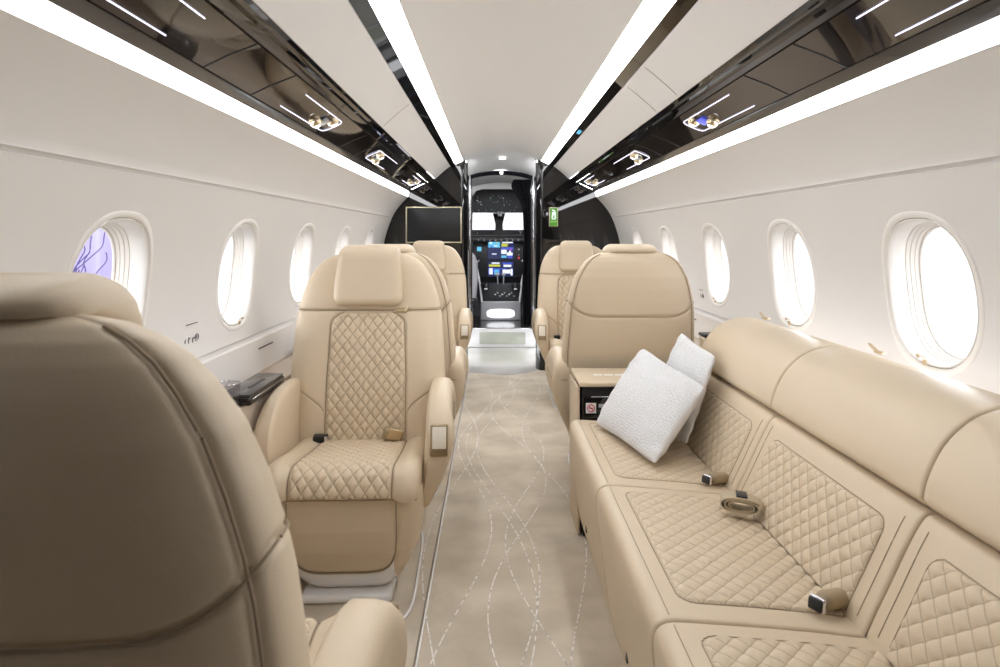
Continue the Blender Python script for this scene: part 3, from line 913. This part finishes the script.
throw_cushion('throw_cushion', 'white pebbled throw cushion in front, leaning on the far end of the divan', (.388, 1.905, .462), (.280, 2.335, .462), (.475, 2.45, .715), (.578, 2.03, .660), .056, 3)
throw_cushion('throw_cushion', 'white throw cushion mostly hidden behind the front cushion on the divan', (.525, 2.07, .464), (.480, 2.42, .464), (.612, 2.43, .775), (.645, 2.15, .735), .030, 8)

# ------------------------------------------------------------------ side ledges and the things on them
for sg, nm in ((-1, 'left'), (1, 'right')):
    y0, y1 = (Y0, Y1 - .02) if sg < 0 else (2.80, Y1 - .02)
    led = prism([(sg * .845, .02), (sg * .845, .585), (sg * .848, .592), (sg * .855, .594), (sg * .966, .594), (sg * .940, .40), (sg * .90, .22), (sg * .862, .02)], 'y', y0, y1)
    tn += 1
    struct('trim_%d' % tn, led, 'beige_trim', angle=25)
    # light slot under the window panel
    for ys in ([1.55, 2.62, 3.6] if sg < 0 else [3.5]):
        tn += 1
        struct('trim_%d' % tn, rbox(.005, .16, .005, .001, 1, (sg * .967, ys, .690)), 'ink')

def lid(label, x, y, L, W, rz=0):
    t = thing('lacquer_console_lid', label, 'lid', (x, y, .595), rz, 'black lacquer lids on the left ledge')
    obj('body', rbox(W, L, .028, .010, 3, (0, 0, .014)), 'black', t)
    obj('top_plate', rbox(W - .01, L - .01, .008, .003, 2, (0, 0, .031)), 'lip', t)
    obj('pull_slot', rbox(.012, L * .4, .002, .0008, 1, (.01, 0, .0355)), 'satin', t)
    obj('chrome_edge', rbox(.003, L - .03, .003, .001, 1, (W / 2, 0, .020)), 'silver', t)
    return t
lid('shiny black lacquer lid on the left ledge beside the nearest quilted seat', -.872, 2.22, .34, .105)
lid('shiny black lacquer lid on the left ledge farther on, half hidden by the seat back', -.888, 3.05, .30, .10)
tumb = thing('glass_tumbler', 'clear glass tumbler on the left ledge just before the black lid', 'glass', (-.868, 1.995, .595), 0)
obj('glass_wall', lathe([(.026, .0), (.030, .002), (.036, .085), (.034, .085), (.028, .006), (.004, .006)], 28), 'tumbler', tumb)
obj('rim', tube([(.035 * math.cos(a), .035 * math.sin(a), .085) for a in np.linspace(0, 2 * PI, 32, endpoint=False)], .0016, 6, True), 'silver', tumb)

# socket marks printed on the lower wall, left and right
def wall_mark(sg, y, z, geo_yz, label):
    x = sg * (float(xw(z)) - .0012)
    parts = []
    for g in geo_yz:
        kind = g[0]
        if kind == 'bar': parts.append(rbox(.0016, g[3], g[4], .0004, 1, (0, g[1], g[2])))
        else: parts.append(tube([(0, g[1] + g[3] * math.cos(a), g[2] + g[3] * math.sin(a)) for a in np.linspace(0, 2 * PI, 20, endpoint=False)], .0014, 6, True))
    v, f = join(*parts)
    o = obj('wall_marking', (v, f), 'ink'); o.location = (x, y, z); o.rotation_euler = (0, sg * -.1, 0)
    return tag(o, label, 'marking', 'small printed socket markings')
mark = [('bar', -.044, 0, .004, .012), ('bar', -.022, 0, .005, .018), ('bar', -.016, .006, .008, .004), ('bar', .006, -.004, .006, .016), ('bar', .012, .004, .008, .004), ('ring', .034, .002, .011), ('bar', .034, .002, .004, .012)]
wall_mark(-1, 2.04, .803, [('bar', -.01, .050, .075, .003)] + mark, 'small dark printed symbols under a slot on the left wall below a window')
mark2 = [('ring', -.02, .014, .010), ('bar', -.02, .014, .003, .012), ('bar', .012, .014, .004, .018), ('bar', -.016, -.018, .010, .006), ('bar', .016, -.018, .012, .006), ('bar', 0, .044, .060, .003)]
wall_mark(1, 3.42, .800, mark2, 'small dark printed symbols on the right wall beside the seat back')

# ledge objects on the right, between seat back and divan
cup = thing('cup_holder', 'small tan and black cup holder on the right ledge between seat and divan', 'holder', (.895, 2.98, .595))
obj('body', rbox(.075, .085, .075, .012, 3, (0, 0, .038)), 'champagne', cup)
obj('top', rbox(.080, .090, .014, .005, 2, (0, 0, .083)), 'satin', cup)
hs = thing('gadget', 'dark headset with a curled cord at the far end of the divan', 'gadget', (.895, 2.865, .595))  # unidentified small dark object, modelled as a round pad with a cord
obj('round_pad', xf(lathe([(.010, 0), (.034, .004), (.038, .016), (.034, .028), (.010, .032)], 24), (0, 0, 0)), 'ink', hs)
obj('cord', tube(spline([(.02, .01, .022), (.045, -.02, .038), (.052, -.045, .020), (.030, -.050, .006), (.045, -.03, .004)], 30), .0035, 8), 'ink', hs)

# ------------------------------------------------------------------ galley-style cabinet between divan and seat
cab = thing('side_cabinet', 'black fronted side cabinet with cream top between the divan and the right seat', 'cabinet', (.55, 2.60, 0))
cx0, cx1, cy0, cy1 = .248, .835, 2.465, 2.735
def cobj(name, geo, mat, parent=cab, **k):
    v, f = geo; return obj(name, (V(v) - V((.55, 2.60, 0)), f), mat, parent, **k)
mx_ = (cx0 + cx1) / 2
cobj('body', rbox(cx1 - cx0 - .012, cy1 - cy0 - .03, .552, .004, 2, (mx_ + .004, (cy0 + cy1) / 2 + .014, .282)), 'satin')
cobj('side_panel', rbox(.010, cy1 - cy0 - .02, .548, .003, 2, (cx0 - .004, (cy0 + cy1) / 2 + .012, .280)), 'leather')
topc = cobj('top', rbox(cx1 - cx0 + .006, cy1 - cy0 + .006, .018, .006, 3, (mx_, (cy0 + cy1) / 2 + .004, .569)), 'leather')
for k in range(3):  # white plates put in for reflections on the cabinet top
    cobj('reflection_strip', rbox(.034, .018, .0016, .0005, 1, (cx0 + .085 + k * .042, cy0 + .135, .5785)), 'label_white', topc)
dr = cobj('drawer_front', rbox(cx1 - cx0 - .012, .012, .515, .003, 2, (mx_ + .004, cy0 + .012, .265)), 'black')
cobj('metal_edge', rbox(cx1 - cx0 - .05, .006, .004, .001, 1, (mx_ + .015, cy0 + .006, .524)), 'silver', dr)
stx, stz = .288, .482; sy = cy0 + .0052
stk = cobj('no_smoking_sticker', rbox(.038, .0016, .038, .0005, 1, (stx, sy, stz)), 'label_white', dr)
cobj('red_ring', join(tube([(stx + .0130 * math.cos(a), sy - .001, stz + .0130 * math.sin(a)) for a in np.linspace(0, 2 * PI, 28, endpoint=False)], .0019, 6, True),
                      rbox(.025, .0016, .0036, .0004, 1, (stx, sy - .0014, stz), (0, PI / 4, 0))), 'red', stk)
cobj('cigarette', rbox(.016, .0012, .0036, .0003, 1, (stx, sy - .0008, stz)), 'ink', stk)
pl = cobj('text_plate', rbox(.075, .0014, .013, .0004, 1, (stx + .066, sy, stz + .009)), 'grey', dr)

# ------------------------------------------------------------------ bulkhead at the front of the cabin
def bulkhead(sg, name):
    zs = np.concatenate([np.linspace(0, .6, 7), np.linspace(.66, 1.44, 22), np.linspace(1.46, 1.86, 18)])
    prof_z = [1.442, 1.49, 1.592, 1.70, 1.745, 1.80, 1.86]; prof_x = [.785, .776, .56, .432, .325, .30, .288]
    cols = 36; P = []
    for z in zs:
        if z <= .6: xo = .86 + .108 * z / .6 + .03
        elif z <= 1.442: xo = float(xw(z)) + .004
        else: xo = float(np.interp(z, prof_z, prof_x)) + .012
        xi = .288
        row = []
        for t in np.linspace(0, 1, cols) ** 1.7:
            x = xi + (xo - xi) * t
            y = 5.552 + .10 * max(0., (.330 - x) / .042) ** 2
            row.append((sg * x, y, z))
        P.append(row)
    P = V(P)
    back = P.copy(); back[..., 1] = np.maximum(back[..., 1], 5.60) + .03
    return struct(name, join(grid(P), grid(back)), 'black', angle=60)
bulkhead(-1, 'wall_front_left'); bulkhead(1, 'wall_front_right')

# monitor with gold frame
mon = thing('monitor', 'black switched off monitor in a thin gold frame on the left bulkhead', 'monitor', (-.555, 5.40, 1.21))
obj('screen', rbox(.432, .020, .268, .004, 2, (0, 0, 0)), 'screen_off', mon)
fw, fh, th = .452, .292, .009
fr = join(rbox(fw, .026, th, .003, 2, (0, 0, fh / 2 - th / 2)), rbox(fw, .026, th, .003, 2, (0, 0, -fh / 2 + th / 2)),
          rbox(th, .026, fh, .003, 2, (fw / 2 - th / 2, 0, 0)), rbox(th, .026, fh, .003, 2, (-fw / 2 + th / 2, 0, 0)))
obj('bezel', fr, 'pale_gold', mon)
obj('mount', rbox(.16, .13, .12, .01, 2, (0, .078, 0)), 'satin', mon)

# green sign on the right bulkhead
sgn = thing('exit_sign', 'small upright green lit sign with white figure on the right bulkhead', 'sign', (.425, 5.50, 1.277))
obj('housing', rbox(.074, .030, .160, .006, 2, (0, .012, 0)), 'champagne', sgn)
fc = obj('face', rbox(.062, .006, .148, .003, 2, (0, -.005, 0)), 'green', sgn)
fig = join(rbox(.028, .003, .010, .001, 1, (0, -.009, .052), (0, .5, 0)), rbox(.032, .003, .022, .002, 1, (.002, -.009, .030)), rbox(.012, .003, .030, .002, 1, (-.010, -.009, .006), (0, .2, 0)),
           rbox(.012, .003, .030, .002, 1, (.012, -.009, .004), (0, -.2, 0)), rbox(.034, .003, .008, .001, 1, (0, -.009, -.016)))
obj('figure', fig, 'signwhite', fc)
obj('band', rbox(.056, .003, .007, .001, 1, (0, -.009, -.038)), 'signpale', fc)

# ------------------------------------------------------------------ vestibule
def arch_pts(half, zside, zc, n=19): return [(half * math.sin(a), zside + (zc - zside) * math.cos(a) ** 1.2 if math.cos(a) > 0 else zside) for a in np.linspace(-PI / 2, PI / 2, n)]
rA = arch_pts(.40, 1.70, 1.855); rB = arch_pts(.40, 1.66, 1.785)
g_in = loft([[(x, 5.62, z) for x, z in rA], [(x, 6.2, z - .02) for x, z in rA], [(x, 6.72, z) for x, z in rB]], closed=False)
g_out = loft([[(x, 5.62, z + .03) for x, z in rA], [(x, 6.72, z + .03) for x, z in rB]], closed=False)
obj('vestibule_ceiling', join(g_in, g_out), 'head', ceil_o, angle=50)
for yy, zz, w in ((6.05, 1.828, 'in the white vestibule ceiling'),):
    tag(obj('ceiling_spotlight', lathe([(.028, .004), (.030, -.004), (.02, -.006), (.003, -.006)], 20, (.01, yy, zz - .006)), 'spot'), 'small round spotlight %s' % w, 'light')
for sg, nm in ((-1, 'left'), (1, 'right')):
    xv = .40
    w = struct('wall_vestibule_' + nm, rbox(.03, 1.12, 1.75, .004, 1, (sg * (xv + .015), 6.16, .875)), 'black')
    obj('white_base', rbox(.02, 1.05, .30, .004, 1, (sg * (xv - .008), 6.17, .152)), 'white', w)
    obj('vestibule_fill', rbox(.012, .9, .02, .003, 1, (sg * (xv - .024), 6.2, .03)), 'fill_glow', w)  # low strip added to brighten the white base and floor
    obj('upper_fill', rbox(.012, .9, .018, .003, 1, (sg * (xv - .012), 6.15, 1.60)), 'fill_glow', w)  # upper strip added to brighten the vestibule ceiling
    # door frame uprights
    for q, (xx, m_) in enumerate(((.345, 'satin'), (.322, 'silver'), (.305, 'lip'))):
        obj('door_post', rbox(.018, .05, 1.60, .004, 2, (sg * xx + (.012 if sg > 0 else .012), 6.70 + .02 * q, .98)), m_, w)
# step up to the cockpit
stp = struct('trim_90', rbox(.78, .10, .185, .006, 2, (0, 6.76, .0925)), 'white')
obj('riser_panel', rbox(.46, .012, .12, .004, 2, (.02, 6.705, .092)), 'riser', stp)
obj('tread_edge', rbox(.56, .05, .012, .003, 2, (.015, 6.735, .190)), 'silver', stp)
obj('cockpit_floor', rbox(1.2, 1.0, .02, .002, 1, (0, 7.30, .175)), 'lip', stp)
# lintel arch over the cockpit door
lt_o = [(x * 1.0, z) for x, z in arch_pts(.40, 1.665, 1.775)] ; lt_i = [(x, z) for x, z in arch_pts(.40, 1.63, 1.738)]
lint = struct('trim_91', prism(lt_o + lt_i[::-1], 'y', 6.70, 6.76), 'cloth_black', angle=25)
tag(obj('door_lamp', lathe([(.016, .004), (.017, -.006), (.01, -.008), (.002, -.008)], 16, (.01, 6.698, 1.755), (-PI / 2, 0, 0)), 'spot'), 'tiny round lamp in the dark arch above the cockpit door', 'light')

# curtain at the cockpit door
cu = []
for k, z in enumerate(np.linspace(.20, 1.70, 40)):
    row = []
    tz = (z - .20) / 1.5
    left = .232 + .006 * math.sin(z * 7) - .115 * math.exp(-((z - 1.64) / .13) ** 2)
    for j, t in enumerate(np.linspace(0, 1, 50)):
        x = left + (.315 - left) * t
        row.append((x, 6.84 + .018 * math.sin(t * 24 + z) + .01 * math.sin(t * 9 - 2 * z), z))
    cu.append(row)
cu = V(cu); cu2 = cu + V((0, .006, 0))
tag(obj('door_curtain', join(grid(cu), grid(cu2)), 'cloth_black'), 'black curtain hanging bunched at the right of the cockpit doorway', 'curtain')

# ------------------------------------------------------------------ cockpit
# shell with two windscreen openings
def quad_panel(pts, th):
    p = V(pts); q = p + V((0, th, 0))
    return loft([p, q])
shell_parts = [rbox(.03, 1.9, 1.7, .004, 1, (-.66, 7.72, 1.02)), rbox(.03, 1.9, 1.7, .004, 1, (.66, 7.72, 1.02)),
               rbox(1.30, .03, 1.4, .004, 1, (0, 8.62, .50)), rbox(1.26, 1.0, .03, .004, 1, (0, 8.16, 1.86))]
sh_o = struct('wall_cockpit', join(*shell_parts), 'satin')
obj('centre_post', prism([(-.052, 1.10), (-.045, 1.27), (-.080, 1.405), (.080, 1.405), (.045, 1.27), (.052, 1.10)], 'y', 8.30, 8.36), 'satin', sh_o)
# white sill and outer posts
obj('windscreen_frame', join(prism([(-.62, 1.0), (-.345, 1.0), (-.325, 1.40), (-.33, 1.46), (-.62, 1.46)], 'y', 8.30, 8.36), prism([(.62, 1.0), (.36, 1.0), (.34, 1.40), (.345, 1.46), (.62, 1.46)], 'y', 8.30, 8.36)), 'satin', sh_o)
obj('brow', rbox(1.26, .04, .50, .004, 1, (0, 8.40, 1.66)), 'head', sh_o)
obj('sill', rbox(.80, .06, .03, .006, 2, (0, 8.28, 1.115)), 'satin', sh_o)
obj('windscreen', rbox(.72, .006, .46, .001, 1, (0, 8.40, 1.28)), 'glass', sh_o)
obj('cockpit_ceiling', prism([(-.60, 1.60), (-.3, 1.72), (0, 1.76), (.3, 1.72), (.60, 1.60), (.60, 1.63), (0, 1.79), (-.60, 1.63)], 'y', 6.78, 7.9), 'head', sh_o)

ovh = thing('overhead_switch_panel', 'dark overhead switch panel with tiny lamps above the windscreen', 'panel', (0, 7.75, 1.50))
pv = prism([(-.31, -.13), (-.34, .02), (-.27, .125), (-.2, .145), (.24, .145), (.31, .12), (.35, .02), (.33, -.13)], 'y', 0, .05, .01)
obj('board', xf(pv, (0, 0, .02)), 'darkpanel', ovh)
for k in range(30):
    x, z = random.uniform(-.28, .30), random.uniform(-.10, .10)
    m_ = random.choice(['grey', 'label_white', 'grey', 'grey', 'scr_green', 'grey', 'scr_white'])
    obj('switch', rbox(.010, .012, .008, .002, 1, (x, -.004, z)), m_, ovh)
obj('compass', join(rbox(.05, .05, .03, .006, 2, (.005, -.02, -.135)), rbox(.016, .02, .03, .004, 1, (-.012, -.04, -.11)), rbox(.016, .02, .03, .004, 1, (.022, -.04, -.11))), 'grey', ovh)

pan = thing('instrument_panel', 'black cockpit instrument panel with two lit displays under the windscreen', 'panel', (.02, 7.75, .85))
obj('board', rbox(.66, .06, .42, .012, 2, (0, .04, .01)), 'darkpanel', pan)
obj('glareshield', rbox(.70, .20, .045, .015, 3, (0, -.04, .225)), 'satin', pan)
for k in range(9):
    obj('knob', lathe([(.008, 0), (.008, .012), (.003, .014)], 12, (-.26 + k * .065, -.145, .222), (PI / 2, 0, 0)), 'grey', pan)
def display(name, x, z, w, h, cells):
    d = obj(name, rbox(w, .014, h, .003, 1, (x, .006, z)), 'scr_navy', pan)
    for (cx_, cz_, cw, ch, m_) in cells:
        obj('readout', rbox(cw * w, .004, ch * h, .0008, 1, (x + (cx_ - .5) * w, -.002, z + (cz_ - .5) * h)), m_, d)
    return d
rnd = random.Random(3)
cells = [(.25, .80, .44, .34, 'scr_cyan'), (.12, .88, .10, .10, 'scr_white'), (.36, .90, .12, .12, 'scr_yellow'), (.30, .72, .16, .07, 'scr_white'), (.16, .68, .14, .10, 'scr_blue'), (.25, .28, .18, .05, 'scr_white'),
         (.76, .92, .40, .10, 'scr_white'), (.66, .76, .26, .16, 'scr_yellow'), (.85, .74, .20, .14, 'scr_navy'), (.75, .58, .46, .12, 'scr_blue'), (.62, .40, .20, .22, 'scr_white'), (.88, .52, .10, .14, 'scr_magenta'), (.84, .28, .22, .16, 'scr_white'), (.85, .38, .06, .16, 'scr_white'), (.62, .14, .20, .12, 'scr_cyan'), (.85, .12, .18, .14, 'scr_blue')]
display('display', -.005, .108, .305, .215, cells)
cells = [(.30, .90, .30, .08, 'scr_white'), (.26, .74, .44, .14, 'scr_yellow'), (.76, .72, .30, .14, 'scr_white'), (.76, .88, .38, .10, 'scr_blue'), (.25, .38, .46, .34, 'scr_blue'), (.12, .36, .14, .40, 'scr_white'), (.34, .30, .18, .34, 'scr_cyan'), (.72, .34, .30, .26, 'scr_white'), (.92, .30, .08, .42, 'scr_white'), (.60, .52, .22, .06, 'scr_blue')]
display('display', -.005, -.115, .300, .175, cells)
obj('side_display', rbox(.05, .012, .05, .002, 1, (-.255, .006, .118)), 'scr_cyan', pan)
obj('indicator', rbox(.022, .012, .028, .002, 1, (.205, .004, .015)), 'scr_red', pan)
obj('indicator', rbox(.020, .012, .014, .002, 1, (.205, .004, .115)), 'label_white', pan)
obj('indicator', rbox(.014, .012, .012, .002, 1, (.205, .004, .050)), 'grey', pan)

ped = thing('throttle_pedestal', 'grey centre pedestal with throttle levers and a bright oval panel at its foot', 'pedestal', (.01, 7.42, .185))
obj('column', prism([(-.225, .0), (-.222, .18), (-.215, .21), (.215, .21), (.222, .18), (.225, .0)], 'y', -.02, .24, .012), 'grey', ped)
ov = [(.155 * sup(t, 3.2)[0], .075 + .050 * sup(t, 3.2)[1]) for t in np.linspace(0, 2 * PI, 40, endpoint=False)]
obj('oval_panel', prism(ov, 'y', -.028, -.018, .003), 'oval', ped)
obj('top', prism([(-.215, .215), (-.225, .40), (.225, .40), (.215, .215)], 'y', .0, .22, .01), 'darkpanel', ped)
for sg in (-1, 1):
    obj('side_rail', tube([(sg * .21, -.01, .20), (sg * .235, .02, .42), (sg * .275, .06, .62), (sg * .245, .10, .66)], .011, 8), 'label_white', ped)
    obj('throttle_lever', join(tube([(sg * .03, .05, .38), (sg * .035, .02, .50)], .007, 8), rbox(.05, .03, .03, .01, 2, (sg * .035, .015, .51))), 'grey', ped)
    obj('control_knob', join(lathe([(.040, 0), (.042, .03), (.030, .05), (.005, .055)], 18, (sg * .165, -.01, .36)), rbox(.03, .02, .02, .006, 2, (sg * .165, -.035, .365))), 'satin', ped)
    obj('knob_cap', rbox(.036, .012, .016, .004, 2, (sg * .165, -.052, .350)), 'label_white', ped)
for k in range(9):
    obj('switch', rbox(.018, .012, .014, .003, 1, (-.06 + k * .026, -.006, .285 + .02 * math.sin(k * 2.1))), 'grey' if k % 3 else 'label_white', ped)
# pilot seat edges that show either side
for sg, nm in ((-1, 'left'), (1, 'right')):
    ps = thing('pilot_seat', 'grey edge of the %s pilot seat beside the cockpit pedestal' % nm, 'seat', (sg * .40 + .015, 7.22, .186), 0, 'pilot seats')
    bk_ = []
    for z, w in [(.20, .12), (.30, .135), (.50, .15), (.65, .145), (.72, .12), (.78, .07)]:
        r, _ = sup_ring(w, .04, .05, 3, 3, 0, z, 40); bk_.append([(p[0], p[1] - .02, z) for p in r])
    obj('backrest', loft(bk_), 'grey', ps)
    obj('seat_pan', rbox(.28, .30, .10, .03, 3, (0, .0, .22)), 'satin', ps)
    obj('pedestal_leg', rbox(.18, .20, .18, .01, 2, (0, .0, .09)), 'satin', ps)

# ------------------------------------------------------------------ outside: the lilac drape of the hangar seen through the near left window
dr_ = []
for y in np.linspace(3.0, 5.0, 120):
    dr_.append([(-2.6 + .05 * math.sin(y * 9) + .03 * math.sin(y * 23), y, z) for z in (-.6, .4, 1.0, 1.5)])
def drape_mat():
    m, nt, b = new_mat('lilac_backlit_drape')
    N, L = nt.nodes, nt.links
    tc = N.new('ShaderNodeTexCoord'); w = N.new('ShaderNodeTexNoise'); w.inputs['Scale'].default_value = 1.2
    L.new(tc.outputs['Object'], w.inputs['Vector'])
    r = N.new('ShaderNodeValToRGB'); r.color_ramp.elements[0].color = (.50, .45, .95, 1); r.color_ramp.elements[1].color = (.80, .77, 1., 1)
    r.color_ramp.elements[0].position = .35; r.color_ramp.elements[1].position = .6
    L.new(w.outputs['Fac'], r.inputs['Fac']); b.inputs['Base Color'].default_value = (.06, .05, .09, 1)
    L.new(r.outputs['Color'], b.inputs['Emission Color']); b.inputs['Emission Strength'].default_value = .8
    return m
M['drape'] = drape_mat(); M['violet'] = pbr('violet_twigs', (.07, .05, .22), .8)
d1 = grid(dr_); d2 = (d1[0] + V((-.02, 0, 0)), d1[1])
tag(obj('outside_drape', join(d1, d2), 'drape'), 'lilac lit drape outside, seen through the nearest left window', 'curtain')

br_ = []
rb = random.Random(5)
base = V((-2.46, 3.75, .50))
for k in range(16):
    p = base + V((0, .0, -.05 + .03 * k)); q = [p]
    for t in range(6):
        q.append(q[-1] + V((rb.uniform(-.01, .01), rb.uniform(-.04, .07) + .03 * (k % 3 - 1), rb.uniform(.03, .07))))
    br_.append(tube(spline(q, 24), .0035, 6))
br_.append(tube([base + V((0, 0, -1.)), base, base + V((0, .02, .5))], .012, 8))
tag(obj('outside_branch', join(*br_), 'violet'), 'dark violet twigs in front of the lilac drape outside the left window', 'plant')

# ------------------------------------------------------------------ light, camera, view
W_ = bpy.data.worlds.new('World'); SC.world = W_; W_.use_nodes = True
nt = W_.node_tree; bg = nt.nodes['Background']; bg.inputs[0].default_value = (.97, .98, 1., 1)
tcw = nt.nodes.new('ShaderNodeTexCoord'); sxw = nt.nodes.new('ShaderNodeSeparateXYZ'); nt.links.new(tcw.outputs['Generated'], sxw.inputs[0])
rw = nt.nodes.new('ShaderNodeValToRGB'); cr = rw.color_ramp
cr.elements[0].position = .515; cr.elements[0].color = (.10, .10, .10, 1)
cr.elements[1].position = .53; cr.elements[1].color = (1, 1, 1, 1)
for p_, v_ in ((.61, 1.), (.64, .20)):
    e_ = cr.elements.new(p_); e_.color = (v_, v_, v_, 1)
ma = nt.nodes.new('ShaderNodeMath'); ma.operation = 'MULTIPLY_ADD'; ma.inputs[1].default_value = .5; ma.inputs[2].default_value = .5
mb = nt.nodes.new('ShaderNodeMath'); mb.operation = 'MULTIPLY'; mb.inputs[1].default_value = 12.
nt.links.new(sxw.outputs['Z'], ma.inputs[0]); nt.links.new(ma.outputs[0], rw.inputs[0]); nt.links.new(rw.outputs[0], mb.inputs[0]); nt.links.new(mb.outputs[0], bg.inputs[1])
# the lamp of the vestibule's ceiling spotlight
vl = bpy.data.lights.new('vestibule_lamp', 'AREA'); vl.shape = 'DISK'; vl.size = .05; vl.energy = 14; vl.color = (.97, .98, 1.)
vo = bpy.data.objects.new('vestibule_lamp', vl); COL.objects.link(vo); vo.location = (.01, 6.05, 1.81)

tn += 1; struct('trim_%d' % tn, rbox(.008, 1.85, .008, .002, 1, (.953, 1.48, .742)), 'wall_fill')  # unseen glowing strip, added behind the divan to brighten the wall

cam = bpy.data.cameras.new('Camera'); co = bpy.data.objects.new('Camera', cam); COL.objects.link(co)
co.location = (-.075, 0, 1.12); co.rotation_euler = (PI / 2, 0, 0)
cam.sensor_width = 36; cam.lens = 24.0; cam.shift_x = .007; cam.shift_y = -.0975; cam.clip_start = .02
cam.dof.use_dof = True; cam.dof.focus_distance = 2.5; cam.dof.aperture_fstop = 8.0
SC.camera = co
SC.view_settings.view_transform = 'Standard'; SC.view_settings.look = 'None'
SC.view_settings.gamma = 1; SC.view_settings.exposure = 0.37; SC.view_settings.use_curve_mapping = False
SC.cycles.max_bounces = 10; SC.cycles.diffuse_bounces = 6; SC.cycles.glossy_bounces = 5; SC.cycles.transparent_max_bounces = 16
SC.cycles.use_denoising = True; SC.cycles.sample_clamp_indirect = 10
